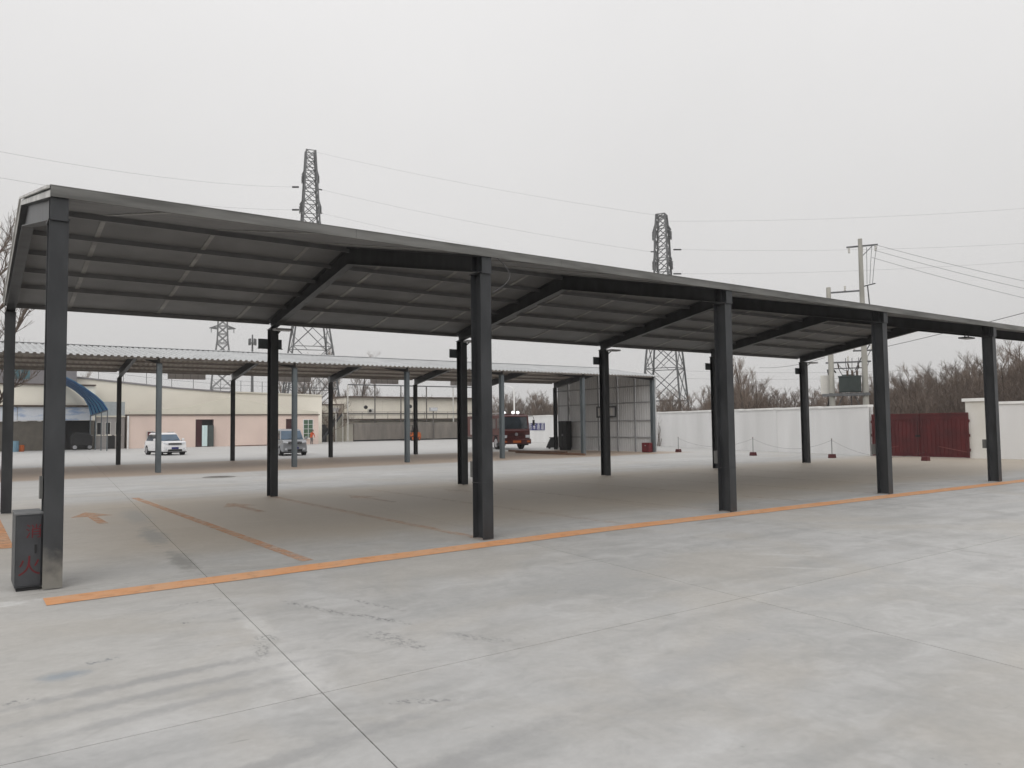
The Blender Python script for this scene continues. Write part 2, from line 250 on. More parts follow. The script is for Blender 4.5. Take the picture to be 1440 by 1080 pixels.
# ------------------------------------------------------------------ mesh helpers
class MB:
    def __init__(s): s.v = []; s.f = []
    def add(s, vs, fs):
        o = len(s.v); s.v += [tuple(q) for q in vs]; s.f += [tuple(i + o for i in f) for f in fs]; return s
    def box(s, x0, x1, y0, y1, z0, z1):
        return s.add([(x0, y0, z0), (x1, y0, z0), (x1, y1, z0), (x0, y1, z0), (x0, y0, z1), (x1, y0, z1), (x1, y1, z1), (x0, y1, z1)],
                     [(0, 3, 2, 1), (4, 5, 6, 7), (0, 1, 5, 4), (1, 2, 6, 5), (2, 3, 7, 6), (3, 0, 4, 7)])
    def bar(s, a, b, w, h, up=(0, 0, 1)):
        a, b = Vector(a), Vector(b); d = (b - a).normalized(); u = Vector(up)
        if abs(d.dot(u)) > .99: u = Vector((0, 1, 0))
        x = d.cross(u).normalized() * (w / 2); y = x.cross(d).normalized() * (h / 2)
        vs = [a - x - y, a + x - y, a + x + y, a - x + y, b - x - y, b + x - y, b + x + y, b - x + y]
        return s.add(vs, [(0, 3, 2, 1), (4, 5, 6, 7), (0, 1, 5, 4), (1, 2, 6, 5), (2, 3, 7, 6), (3, 0, 4, 7)])
    def hbar(s, a, b, dep, wid, tf=.012, tw=.008, up=(0, 0, 1)):
        a, b = Vector(a), Vector(b); d = (b - a).normalized(); u = Vector(up); x = d.cross(u).normalized(); u = x.cross(d).normalized()
        for k in (-1, 1): s.bar(a + u * k * (dep - tf) / 2, b + u * k * (dep - tf) / 2, wid, tf, u)
        return s.bar(a, b, tw, dep - 2 * tf, u)
    def tube(s, pts, r, n=8, cap=True):
        pts = [Vector(p) for p in pts]; rs = r if isinstance(r, (list, tuple)) else [r] * len(pts); o = len(s.v); ring = []
        prev = None
        for i, p in enumerate(pts):
            d = (pts[min(i + 1, len(pts) - 1)] - pts[max(i - 1, 0)]).normalized()
            if prev is None: prev = Vector((0, 0, 1)) if abs(d.z) < .9 else Vector((1, 0, 0))
            x = d.cross(prev).normalized(); y = x.cross(d).normalized(); prev = y
            for k in range(n):
                a = 2 * math.pi * k / n; s.v.append(tuple(p + (x * math.cos(a) + y * math.sin(a)) * rs[i]))
        for i in range(len(pts) - 1):
            for k in range(n):
                k2 = (k + 1) % n; s.f.append((o + i * n + k, o + i * n + k2, o + (i + 1) * n + k2, o + (i + 1) * n + k))
        if cap: s.f.append(tuple(o + k for k in range(n))[::-1]); s.f.append(tuple(o + (len(pts) - 1) * n + k for k in range(n)))
        return s
    def prism(s, poly, axis, a, b):      # polygon in the plane normal to axis, from a to b
        n = len(poly); f = {'x': lambda p, t: (t, p[0], p[1]), 'y': lambda p, t: (p[0], t, p[1]), 'z': lambda p, t: (p[0], p[1], t)}[axis]
        vs = [f(p, a) for p in poly] + [f(p, b) for p in poly]
        return s.add(vs, [tuple(range(n))[::-1], tuple(range(n, 2 * n))] + [(i, (i + 1) % n, n + (i + 1) % n, n + i) for i in range(n)])
    def disc(s, c, ax, r, t, n=20, r2=0.0):
        c = Vector(c); ax = Vector(ax).normalized(); return s.tube([c - ax * t / 2, c + ax * t / 2], r, n)
    def mesh(s, name, m):
        me = bpy.data.meshes.new(name); me.from_pydata(s.v, [], s.f); me.update()
        bm = bmesh.new(); bm.from_mesh(me); bmesh.ops.recalc_face_normals(bm, faces=bm.faces); bm.to_mesh(me); bm.free()
        for mm in (m if isinstance(m, (list, tuple)) else [m]): me.materials.append(mm)
        return me
    def build(s, name, m, parent=None, bevel=0.0, smooth=False, seg=2):
        return put(name, s.mesh(name, m), parent, bevel=bevel, smooth=smooth, seg=seg)
def put(name, me, parent=None, loc=(0, 0, 0), rot=(0, 0, 0), bevel=0.0, smooth=False, seg=2):
    o = bpy.data.objects.new(name, me); COL.objects.link(o); o.parent = parent; o.location = loc; o.rotation_euler = rot
    if smooth:
        for p in me.polygons: p.use_smooth = True
    if bevel:
        b = o.modifiers.new('bevel', 'BEVEL'); b.width = bevel; b.segments = seg; b.limit_method = 'ANGLE'; b.angle_limit = R(40)
    return o
def tag(o, label=None, cat=None, group=None, kind=None):
    for k, v in (('label', label), ('category', cat), ('group', group), ('kind', kind)):
        if v: o[k] = v
    return o
def thing(name, label, cat, loc=(0, 0, 0), rz=0.0, group=None):
    o = bpy.data.objects.new(name, None); COL.objects.link(o); o.location = loc; o.rotation_euler = (0, 0, rz); o.empty_display_size = .3
    return tag(o, label, cat, group)
def copy_tree(o, parent=None):
    c = o.copy(); COL.objects.link(c); c.parent = parent
    for ch in [k for k in bpy.data.objects if k.parent == o]: copy_tree(ch, c)
    return c
def text_mesh(name, body, size, m, parent, loc, rot, extrude=.002):
    cu = bpy.data.curves.new(name, 'FONT'); cu.body = body; cu.size = size; cu.align_x = 'CENTER'; cu.align_y = 'CENTER'; cu.extrude = extrude
    t = bpy.data.objects.new(name, cu); COL.objects.link(t); dg = bpy.context.evaluated_depsgraph_get()
    me = bpy.data.meshes.new_from_object(t.evaluated_get(dg)); bpy.data.objects.remove(t); me.materials.clear(); me.materials.append(m)
    return put(name, me, parent, loc, rot)
WORD = ['first', 'second', 'third', 'fourth', 'fifth', 'sixth', 'seventh', 'eighth', 'ninth', 'tenth']

# ------------------------------------------------------------------ ground, slabs, painted lines
g = MB(); nseg = 48; rad = 430; cx0, cy0 = 30, 60
g.add([(cx0, cy0, -.03)] + [(cx0 + rad * math.cos(2 * math.pi * k / nseg), cy0 + rad * math.sin(2 * math.pi * k / nseg), -.03) for k in range(nseg)],
      [(0, 1 + k, 1 + (k + 1) % nseg) for k in range(nseg)])
ground = tag(g.build('ground', M_EARTH), kind='structure', label='bare earth beyond the walled concrete yard')
yard = MB().box(-16, 66, -16, 96, -.028, -.012).build('yard', M_JOINT); tag(yard, kind='structure', label='pale concrete yard laid in large slabs')
def jointA(k, y): return 1.66 + 4.75 * k + (.0955 if k <= 0 else .125) * y
def jointB(j, x): return -5.42 + 5.1 * j + .022 * x
def crossing(k, j):
    x, y = 1.66 + 4.75 * k, 0.0
    for _ in range(6): y = jointB(j, x); x = jointA(k, y)
    return Vector((x, y, 0))
for k in range(-4, 13):
    j = -2
    while j < 18:
        st_j = 1 if j < 9 else 2
        q = [crossing(k, j), crossing(k + 1, j), crossing(k + 1, j + st_j), crossing(k, j + st_j)]; cen = sum(q, Vector()) / 4
        v = cen - CAM; j += st_j
        if v.dot(F_) < -1 or (v.dot(F_) > 14 and abs(v.dot(R_)) > v.dot(F_) * .66 + 7) or cen.x > 62: continue
        q = [p + (cen - p).normalized() * .0065 for p in q]
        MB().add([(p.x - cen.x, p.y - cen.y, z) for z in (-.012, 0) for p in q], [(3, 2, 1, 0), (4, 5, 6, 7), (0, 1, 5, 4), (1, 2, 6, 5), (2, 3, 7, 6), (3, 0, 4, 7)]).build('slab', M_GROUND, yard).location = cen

def line_obj(name, quads, label, wear):
    b = MB()
    for q in quads: b.add([(*p, .005) for p in q], [tuple(range(len(q)))])
    o = b.build(name, M_LINE); o.color = (1, 1, 1, wear); return tag(o, label, 'road marking')
def rect(x0, x1, y0, y1): return [(x0, y0), (x1, y0), (x1, y1), (x0, y1)]
def front_line():
    rn = random.Random(9); lo, hi = [], []; x = -.13
    while x < 33:
        t = min(1, (x + .13) / 8.13); lo.append((x, -1.08 + .46 * t + rn.uniform(-.012, .012))); hi.append((x, -.64 + .47 * t + rn.uniform(-.012, .012))); x += rn.uniform(.25, .6)
    return lo + hi[::-1]
line_obj('front_bay_line', [front_line()], 'long orange painted line along the feet of the front columns', 1.02)
for k, X in enumerate((3.02, 6.0, 9.0, 12.0, 15.0, 18.0, 21.0, 24.0)):
    o = line_obj('bay_divider_line', [rect(X - .09, X + .09, -.17, 10.6 if k else 12.6)], 'faded orange bay divider line on the shed floor, ' + WORD[k] + ' from the fire cabinet', .42 if k == 0 else (.2 if k == 1 else .07))
    o['group'] = 'orange bay dividers'
o = line_obj('shed_end_line', [rect(-.36, -.16, 4.0, 13.2)], 'worn orange line running back past the open end beside the fire cabinet', .7)
for k, X in enumerate((1.45, 4.55, 7.75, 10.7)):
    o = line_obj('floor_arrow', [[(X - .09, 6.6), (X + .09, 6.6), (X + .09, 8.2), (X - .09, 8.2)], [(X - .4, 8.2), (X + .4, 8.2), (X, 9.3)]],
             'worn orange arrow painted in the ' + WORD[k] + ' bay from the fire cabinet', (.42, .24, .16, .10)[k]); o['group'] = 'orange arrows on the shed floor'

# ------------------------------------------------------------------ the near carport
YB, BAY, NB = 10.3, 6.0, 5
shed = thing('carport', 'long dark steel carport with grey panel roof in the foreground', 'carport', (0, 0, 0))
ZF, ZR, ZK, YR = 4.60, 5.75, 4.82, 5.15
def zroof(y): return ZF + (ZR - ZF) * y / YR if y <= YR else ZR + (ZK - ZR) * (y - YR) / (YB - YR)
def dusty_steel():
    m = M_STEEL.copy(); m.name = 'dusty_steel_paint'; n = m.node_tree.nodes; l = m.node_tree.links; b = n['Principled BSDF']; src = b.inputs['Base Color'].links[0].from_socket
    g = n.new('ShaderNodeNewGeometry'); sp = n.new('ShaderNodeSeparateXYZ'); l.new(g.outputs['Position'], sp.inputs[0]); t = n.new('ShaderNodeTexNoise'); t.inputs['Scale'].default_value = 9; t.inputs['Detail'].default_value = 8; l.new(g.outputs['Position'], t.inputs['Vector'])
    a = n.new('ShaderNodeMath'); a.operation = 'MULTIPLY_ADD'; a.inputs[1].default_value = .5; l.new(t.outputs['Fac'], a.inputs[0]); l.new(sp.outputs['Z'], a.inputs[2])
    r = n.new('ShaderNodeMapRange'); r.inputs['From Min'].default_value = .38; r.inputs['From Max'].default_value = .74; r.inputs['To Min'].default_value = .85; r.inputs['To Max'].default_value = 0; l.new(a.outputs[0], r.inputs['Value'])
    x = n.new('ShaderNodeMix'); x.data_type = 'RGBA'; l.new(r.outputs[0], x.inputs['Factor']); l.new(src, x.inputs['A']); x.inputs['B'].default_value = (.23, .22, .195, 1); l.new(x.outputs['Result'], b.inputs['Base Color']); return m
M_DUSTY = dusty_steel()
def column_mesh(h, m=M_STEEL, dep=.30, wid=.20, base=True):
    b = MB(); b.hbar((0, 0, .015), (0, 0, h), dep, wid, .014, .010, up=(0, 1, 0)); b.box(-wid / 2 - .01, wid / 2 + .01, -dep / 2 - .03, dep / 2 + .03, h, h + .016)
    return b.mesh('column', m)
cf, cb, c0 = column_mesh(4.29), column_mesh(4.50), column_mesh(4.29, M_DUSTY)
def rafter_mesh(p, q, dp=.28, dq=.28, wid=.18, tf=.014):
    b = MB(); (y0, z0), (y1, z1) = p, q
    b.bar((0, y0, z0 - tf / 2 - .004), (0, y1, z1 - tf / 2 - .004), wid, tf); b.bar((0, y0, z0 - dp), (0, y1, z1 - dq), wid, tf)
    b.prism([(y0, z0 - dp + tf / 2), (y1, z1 - dq + tf / 2), (y1, z1 - tf - .004), (y0, z0 - tf - .004)], 'x', -.005, .005)
    return b
rf = rafter_mesh((-.17, zroof(-.17)), (YR, ZR), .275, .375); rf.box(-.09, .09, -.185, -.17, zroof(-.17) - .285, zroof(-.17) - .004)
for yy in (.13, -.05): rf.box(-.085, .085, yy, yy + .01, zroof(yy) - .265, zroof(yy) - .02)
rf = rf.mesh('rafter', M_STEEL)
rb = rafter_mesh((YR, ZR), (YB + .17, zroof(YB + .17)), .375, .275).mesh('rafter', M_STEEL)
for k in range(NB + 1):
    X = k * BAY
    for yy, me in ((0, cf), (YB, cb)):
        put('column', c0 if k == 0 and yy == 0 else me, shed, (X, yy, 0))
    put('rafter', rf, shed, (X, 0, 0)); put('rafter', rb, shed, (X, 0, 0))
pw = (BAY - .02)
def purlin_mesh(L, h=.11, w_=.05):
    b = MB(); b.box(0, L, -.004, .004, -h, 0); b.box(0, L, .004, w_, -h, -h + .008); b.box(0, L, .004, w_, -.008, 0); b.box(0, L, w_ - .006, w_, -h + .008, -h + .025)
    return b.mesh('purlin', M_PURLIN)
pl = purlin_mesh(BAY - .03, .09)
for k in range(NB):
    for yy in (6.2, 7.2, 8.2, 9.2): put('purlin', pl, shed, (k * BAY + .015, yy, zroof(yy) - .004))
    put('eave_purlin', pl, shed, (k * BAY + .015, YB + .25, zroof(YB + .25) - .012))
    for yy in (YR + .05,): put('ridge_purlin', pl, shed, (k * BAY + .015, yy, zroof(yy) - .004))
# roof panels and the pale joint strips between them
x0r, x1r = -.10, 30.45; joints = [1.2 + 1.96 * k for k in range(15)]; ed = [x0r] + joints + [x1r]
for sgn, (ya, yb) in ((0, (-.20, YR)), (1, (YR, YB + .38))):
    za, zb = zroof(ya), zroof(yb)
    cache = {}
    for i in range(len(ed) - 1):
        wdt = round(ed[i + 1] - ed[i] - .004, 3)
        if wdt not in cache:
            b = MB(); b.add([(0, ya, za), (wdt, ya, za), (wdt, yb, zb), (0, yb, zb), (0, ya, za + .075), (wdt, ya, za + .075), (wdt, yb, zb + .075), (0, yb, zb + .075)],
                  [(0, 3, 2, 1), (4, 5, 6, 7), (0, 1, 5, 4), (1, 2, 6, 5), (2, 3, 7, 6), (3, 0, 4, 7)])
            cache[wdt] = b.mesh('roof_panel', M_UNDER)
        put('roof_panel', cache[wdt], shed, (ed[i] + .002, 0, 0))
    b = MB(); b.bar((0, ya + .05, zroof(ya + .05) - .009), (0, yb - (.02 if sgn == 0 else .05), zroof(yb - (.02 if sgn == 0 else .05)) - .009), .085, .012); sm = b.mesh('joint_strip', M_STRIP)
    for X in joints: put('joint_strip', sm, shed, (X, 0, 0))
rng_ = random.Random(5)
for k in range(8):                                # fascia comes in lengths
    xa = x0r + k * 3.82; xb = min(xa + 3.82, x1r) - .004
    zt = zroof(-.21)
    MB().add([(xa, -.22, zt - .01), (xb, -.22, zt - .01), (xb, -.215, zt + .115), (xa, -.215, zt + .115), (xa, -.202, zt - .01), (xb, -.202, zt - .01), (xb, -.202, zt + .1), (xa, -.202, zt + .1)],
             [(0, 1, 2, 3), (4, 7, 6, 5), (0, 4, 5, 1), (3, 2, 6, 7), (0, 3, 7, 4), (1, 5, 6, 2)]).build('fascia', M_FASCIA, shed)
    MB().add([(xa, -.216, zt + .117), (xb, -.216, zt + .117), (xb, YR, ZR + .10), (xa, YR, ZR + .10), (xa, -.216, zt + .129), (xb, -.216, zt + .129), (xb, YR, ZR + .112), (xa, YR, ZR + .112)],
             [(0, 3, 2, 1), (4, 5, 6, 7), (0, 1, 5, 4), (1, 2, 6, 5), (2, 3, 7, 6), (3, 0, 4, 7)]).build('roof_sheet', M_FASCIA, shed)
M_VERGE = mat('pale_verge_trim', (0.62, 0.62, 0.60), (0.38, 0.38, 0.37), 2, .5, coord='World', detail=8)
for xx, nm in ((x0r - .012, 'verge_trim'), (x1r + .002, 'verge_trim')):
    b = MB()
    for (p, q) in (((-.22, zroof(-.22)), (YR, ZR)), ((YR, ZR), (YB + .4, zroof(YB + .4)))):
        b.add([(xx, p[0], p[1] - .02), (xx, q[0], q[1] - .02), (xx, q[0], q[1] + .055), (xx, p[0], p[1] + .055), (xx + .01, p[0], p[1] - .02), (xx + .01, q[0], q[1] - .02), (xx + .01, q[0], q[1] + .055), (xx + .01, p[0], p[1] + .055)],
              [(0, 1, 2, 3), (4, 7, 6, 5), (0, 4, 5, 1), (3, 2, 6, 7), (0, 3, 7, 4), (1, 5, 6, 2)])
        b.bar((xx - .012, p[0], p[1] + .10), (xx - .012, q[0], q[1] + .10), .03, .035)
    b.build(nm, M_VERGE, shed)
MB().box(x0r, x1r, YB + .385, YB + .40, zroof(YB + .38) - .03, zroof(YB + .38) + .08).build('back_trim', M_FASCIA, shed)
# boxes, straps, loose cable on the front columns
jb = MB().box(-.06, .06, .16, .28, .98, 1.24).mesh('junction_box', M_JBOX)
jb2 = MB().box(-.13, -.10, .02, .14, .98, 1.24).mesh('junction_box', M_JBOX)
st = MB()
for z in (.90,): st.box(-.106, .106, -.156, -.151, z, z + .012); st.box(-.106, -.101, -.151, .156, z, z + .012); st.box(-.101, .106, .151, .156, z, z + .012); st.box(.101, .106, -.151, .151, z, z + .012)
st = st.mesh('cable_strap', M_STEEL)
for k in range(1, 5):
    put('junction_box', jb, shed, (k * BAY, 0, 0)); put('cable_strap', st, shed, (k * BAY, 0, 0))
put('junction_box', jb2, shed, (0, 0, .05))
pts = [Vector((6.1, -.12, 3.98)) + Vector((.34 * math.sin(math.pi * t / 12) + .02, -.06, .62 * t / 12)) for t in range(13)]
MB().tube(pts, .008, 5).build('loose_cable', M_WIRE, shed)
# rear-column fittings
for k in range(1, 6):
    b = thing('floodlight', 'flat pale floodlight on the carport rear column, ' + WORD[k] + ' from the open end', 'floodlight', (k * BAY, YB - .15, 4.36), 0, 'floodlights under the carport')
    MB().bar((.06, -.02, 0), (.1, -.16, .1), .03, .03).build('bracket', M_STEEL, b)
    h = MB().box(-.1, .36, -.36, -.1, .085, .135); h.build('housing', M_BOARD, b, bevel=.008)
    MB().box(-.08, .34, -.34, -.12, .078, .087).build('lens', M_LAMP, b)
    b = thing('column_board', 'blank dark board behind the carport rear column, ' + WORD[k] + ' from the open end', 'board', (k * BAY, YB + .17, 4.02), 0, 'boards on the rear columns')
    MB().box(-.34, .30, 0, .03, -.02, .24).build('panel', M_STEELF, b); MB().box(-.36, .32, -.012, 0, -.035, -.012).build('batten', M_STEEL, b)

b = thing('floodlight', 'flat floodlight hung under the last rafter at the gate end of the carport', 'floodlight', (29.75, 3.2, 4.86), 0)
MB().box(-.32, .32, -.16, .16, 0, .05).build('housing', M_STEEL, b, bevel=.01); MB().box(-.28, .28, -.13, .13, -.008, 0).build('lens', M_LAMP, b)
for xx in (-.15, .12): MB().bar((xx, 0, .05), (xx + .1, 0, .24), .03, .03).build('bracket', M_STEEL, b)
MB().bar((-.2, 0, .23), (.26, 0, .23), .04, .04).build('mount', M_STEEL, b)

# fire cabinet by the first column
fc = thing('fire_cabinet', 'charcoal steel fire cabinet with dark red lettering against the end column', 'cabinet', (-.225, .05, 0))
MB().box(-.14, .13, -.10, .50, .04, .86).build('body', M_CHARC, fc, bevel=.006)
MB().box(-.12, .11, -.08, .48, 0, .04).build('plinth', M_BLACK, fc)
MB().box(-.145, .135, -.105, .505, .862, .878).build('lid', mat('cabinet_top', (.17, .175, .18), (.13, .135, .14), 5, .5), fc)
dr = MB().box(-.125, .115, -.112, -.10, .06, .845).build('door', M_CHARC, fc, bevel=.003)
MB().box(.05, .07, -.122, -.112, .42, .52).build('handle', M_BLACK, dr)
text_mesh('lettering', '消', .17, M_RED, dr, (.04, -.1135, .66), (R(90), 0, 0)); text_mesh('lettering', '火', .24, M_RED, dr, (-.0, -.1135, .27), (R(90), 0, 0))

# ------------------------------------------------------------------ the far shed with the silver roof
FY0, FY1, FYR = 25.7, 35.9, 30.8
fs = thing('silver_roofed_shed', 'open shed with silver corrugated roof and grey sheet end wall', 'shed', (0, 0, 0))
FZ = {'e': 4.99, 'r': 5.82, 'b': 5.13}
def fz(y): return FZ['e'] + (FZ['r'] - FZ['e']) * (y - FY0) / (FYR - FY0) if y <= FYR else FZ['r'] + (FZ['b'] - FZ['r']) * (y - FYR) / (FY1 - FYR)
fcf, fcb = column_mesh(4.71, M_STEELF, .24, .2), column_mesh(4.66, M_STEEL, .24, .2)
frf = rafter_mesh((FY0 - .15, fz(FY0 - .15) - .03), (FYR, FZ['r'] - .03), .24, .36).mesh('rafter', M_STEEL)
frb = rafter_mesh((FYR, FZ['r'] - .03), (FY1 + .15, fz(FY1 + .15) - .03), .36, .42).mesh('rafter', M_STEEL)
fpl = MB().box(.1, 5.9, -.03, .03, -.085, .01).mesh('purlin', mat('pale_purlin', (0.34, 0.315, 0.29), (0.27, 0.25, 0.235), 3, .6, coord='World'))
for k in range(-2, 7):
    X = 6.0 * k + .15
    put('column', fcf, fs, (X, FY0, 0)); put('column', fcb, fs, (X, FY1, 0)); put('rafter', frf, fs, (X, 0, 0)); put('rafter', frb, fs, (X, 0, 0))
    if k < 6:
        for yy in (FY0 - .1, 26.8, 27.9, 29.0, 30.1, 31.4, 32.4, 33.5, 34.6, 35.6, FY1 + .2): put('purlin', fpl, fs, (X, yy, fz(yy) - .02))
def corr_sheet(wd, ya, yb, pitch=.25, amp=.055):
    b = MB(); prof = []; x = 0
    while x < wd - 1e-6:
        for fx, z in ((0, 0), (.30, 0), (.42, amp), (.78, amp), (.90, 0)):
            if x + fx * pitch <= wd + 1e-6: prof.append((x + fx * pitch, z))
        x += pitch
    prof.append((wd, 0)); n_ = len(prof)
    ysx = (ya, yb)
    for lay, dz in ((0, .006), (1, -.006)):
        o = len(b.v)
        for (x, z) in prof:
            for y in ysx: b.v.append((x, y, fz(y) + z + dz))
        for i in range(n_ - 1): b.f.append((o + 2 * i, o + 2 * i + 2, o + 2 * i + 3, o + 2 * i + 1))
    for i in range(n_ - 1):
        b.f.append((2 * i, 2 * n_ + 2 * i, 2 * n_ + 2 * i + 2, 2 * i + 2)); b.f.append((2 * i + 1, 2 * i + 3, 2 * n_ + 2 * i + 3, 2 * n_ + 2 * i + 1))
    me = bpy.data.meshes.new('roof_sheet'); me.from_pydata(b.v, [], b.f); me.update(); me.materials.append(M_GALV); me.materials.append(M_FUNDER)
    for i, p in enumerate(me.polygons):
        if n_ - 1 <= i < 2 * n_ - 2: p.material_index = 1
    return me
s1, s2 = corr_sheet(3.0, FY0 - .42, FYR), corr_sheet(3.0, FYR, FY1 + .42)
for k in range(17):
    X = -14.4 + 3.0 * k
    for s_ in (s1, s2): put('roof_sheet', s_, fs, (X, 0, 0))
MB().add([(-14.5, FYR - .25, fz(FYR - .25) + .085), (36.65, FYR - .25, fz(FYR - .25) + .085), (36.65, FYR, FZ['r'] + .10), (-14.5, FYR, FZ['r'] + .10), (36.65, FYR + .25, fz(FYR + .25) + .085), (-14.5, FYR + .25, fz(FYR + .25) + .085)],
         [(0, 1, 2, 3), (3, 2, 4, 5)]).build('ridge_cap', M_GALV, fs)
# end wall: studs, girts, sheets
XE = 36.15
wl = [FY0 + .12, 27.4, 29.1, 31.05, 32.8, 34.4, FY1 - .12]
for i in range(len(wl) - 1):
    ya, yb = wl[i], wl[i + 1]; b = MB(); nr = max(4, int((yb - ya) / .2)); pr = []
    for q in range(nr):
        t0 = ya + (yb - ya) * q / nr; t1 = ya + (yb - ya) * (q + 1) / nr; pr += [(t0 + .004, 0), (t0 + (t1 - t0) * .7, 0), (t0 + (t1 - t0) * .8, .03), (t1 - .02, .03)]
    for y, d in pr:
        for xx in (XE + .10 + d, XE + .106 + d): b.v.append((xx, y, .02)); b.v.append((xx, y, fz(y) - .12))
    for q in range(len(pr) - 1):
        o = q * 4; b.f += [(o, o + 4, o + 5, o + 1), (o + 2, o + 3, o + 7, o + 6)]
    b.build('wall_sheet', M_WPANEL, fs)
M_GIRT = mat('wall_girt', (0.30, 0.305, 0.31), (0.25, 0.255, 0.26), 3, .6)
for y in wl[1:-1]: MB().box(XE + .0, XE + .095, y - .04, y + .04, 0, fz(y) - .35).build('stud', M_GIRT, fs)
for z in (.97, 2.09, 3.3, 4.4):
    for i in range(len(wl) - 1): MB().box(XE + .03, XE + .098, wl[i] + .045, wl[i + 1] - .045, z - .035, z + .035).build('girt', M_GIRT, fs)
MB().box(XE + .11, XE + .18, FY0 - .16, FY0 - .12, 0, 4.9).build('corner_trim', M_GALV, fs)
M_PBOARD = mat('pale_board', (.80, .79, .80), (.70, .69, .70), 2, .6)
for k, X in enumerate((9.7, 16.0, 22.1, 28.2)):
    b = thing('hanging_board', 'blank grey board hung at the silver roofed shed rear, ' + WORD[k] + ' from the parked SUV', 'board', (X, FY1 + .46, 4.72), 0, 'boards hung along the far shed eave')
    MB().box(-1.02, 1.02, 0, .04, 0, .52).build('panel', M_PBOARD, b)
    for q in range(6): MB().box(-1.02 + q * .404, -1.0 + q * .404, -.012, 0, 0, .52).build('rib', M_BOARD, b)
    for xx in (-.8, .8): MB().bar((xx, .02, .52), (xx, .02, .66), .03, .03).build('hanger', M_FPURL, b)
# things kept by the end wall
b = thing('steel_locker', 'tall black steel locker standing against the grey end wall', 'locker', (35.82, 34.35, 0))
MB().box(-.24, .24, -.46, .46, .2, 2.15).build('body', M_BLACK, b, bevel=.01); MB().box(-.2, .2, -.42, .42, 0, .2).build('plinth', M_DARK, b)
for s_ in (-1, 1):
    d = MB().box(-.262, -.241, s_ * .23 - .215, s_ * .23 + .215, .24, 2.1).build('door', M_BLACK, b); MB().box(-.28, -.262, s_ * .05 - .012, s_ * .05 + .012, 1.05, 1.2).build('handle', M_CHROME, d)
b = thing('notice_board', 'dark framed board with pale upright slats high on the grey end wall', 'board', (36.1, 30.1, 2.34))
for (ya, yb, za, zb) in ((-1, 1, 0, .1), (-1, 1, .69, .79), (-1, -.9, .1, .69), (.9, 1, .1, .69)): MB().box(-.06, -.012, ya, yb, za, zb).build('frame', M_SIGNBL if False else M_STEEL, b)
MB().box(-.03, -.012, -.9, .9, .1, .69).build('panel', M_BOARD, b)
for q in range(9): MB().box(-.042, -.03, -.82 + q * .19, -.72 + q * .19, .16, .63).build('slat', M_CABW if q % 3 else M_BOARD, b)
b = thing('extinguisher_box', 'small red extinguisher box beside the end wall corner post', 'box', (35.85, 25.98, 0), 0)
MB().box(-.16, .16, -.33, .33, .03, .6).build('body', M_RED, b, bevel=.012); MB().box(-.165, .165, -.335, .335, .6, .63).build('lid', M_RED, b); MB().box(-.13, .13, -.3, .3, 0, .03).build('foot', M_BLACK, b)
MB().box(-.172, -.16, -.05, .05, .42, .47).build('latch', M_CHROME, b)
p = G(777, 631)
b = thing('tipping_skip', 'black steel skip with a slanted front beside the rear shed column', 'skip', (p.x + .3, p.y + .3, 0), R(-35))
MB().prism([(-.55, .08), (.95, .08), (1.05, .85), (-.2, .85)], 'y', -.5, .5).build('body', M_BLACK, b, bevel=.01)
for (s_, a) in ((-.5, 0), (.5, 0)): MB().box(-.28, 1.1, s_ - .05, s_ + .05, .852, .9).build('rim', M_DARK, b)
for xx in (-.3, .7): MB().disc((xx, 0, .09), (0, 1, 0), .09, .7, 14).build('roller', M_DARK, b)
for k, (pa, pb) in enumerate((((716, 635), (797, 637.5)), ((726, 637), (822, 640.5)))):
    A, B_ = G(*pa), G(*pb); o = MB().bar((A.x, A.y, .06), (B_.x, B_.y, .06), .16, .12).build('timber_beam', M_RUST, bevel=.01)
    tag(o, ('rust brown timber lying on the far shed floor, the one nearer the fire engine', 'rust brown timber lying on the far shed floor, the one nearer the front columns')[k], 'timber', 'timbers on the shed floor')

# ------------------------------------------------------------------ boundary wall, gate, barriers
def wall(name, label, pts, h0, h1, seglen=4.0, t=.24):
    o = thing(name, label, 'wall', (pts[0][0], pts[0][1], 0)); ox, oy = pts[0]
    tot = sum(math.dist(pts[i], pts[i + 1]) for i in range(len(pts) - 1)); run = 0
    for i in range(len(pts) - 1):
        a, b_ = Vector((*pts[i], 0)), Vector((*pts[i + 1], 0)); L = (b_ - a).length; n_ = max(1, round(L / seglen)); d = (b_ - a) / L
        for q in range(n_):
            s0, s1 = L * q / n_, L * (q + 1) / n_; A = a + d * s0 - Vector((ox, oy, 0)); B2 = a + d * (s1 - .006) - Vector((ox, oy, 0))
            hh = h0 + (h1 - h0) * (run + (s0 + s1) / 2) / tot; z = Vector((0, 0, 1))
            MB().bar(A + z * (hh - .12) / 2, B2 + z * (hh - .12) / 2, t, hh - .12).build('wall_panel', M_WHITE, o)
            MB().bar(A + z * (hh - .06), B2 + z * (hh - .06), t + .12, .118).build('coping', M_COPE, o)
            MB().bar(A + z * .02 - Vector((d.y, -d.x, 0)) * (-t / 2 - .06) * (1 if d.y < 0 else -1) * -1, B2 + z * .02 - Vector((d.y, -d.x, 0)) * (-t / 2 - .06) * (1 if d.y < 0 else -1) * -1, .1, .04).build('drain_edge', M_JOINT, o)
            if q % 1 == 0:
                MB().bar(A + z * (hh - .14) / 2 , A + d * .32 + z * (hh - .14) / 2, t + .04, hh - .14).build('pier', M_WHITE, o) if q % 2 == 0 else None
        run += L
    return o
wall('boundary_wall', 'long white boundary wall running from the maroon gate past the pylon', [(38.95, 12.35), (47.1, 35.6), (52.2, 60), (55, 76)], 2.72, 3.1)
wall('boundary_wall', 'white boundary wall beyond the hinge pier of the maroon gate', [(38.95, 6.54), (38.95, -25)], 2.68, 2.6)
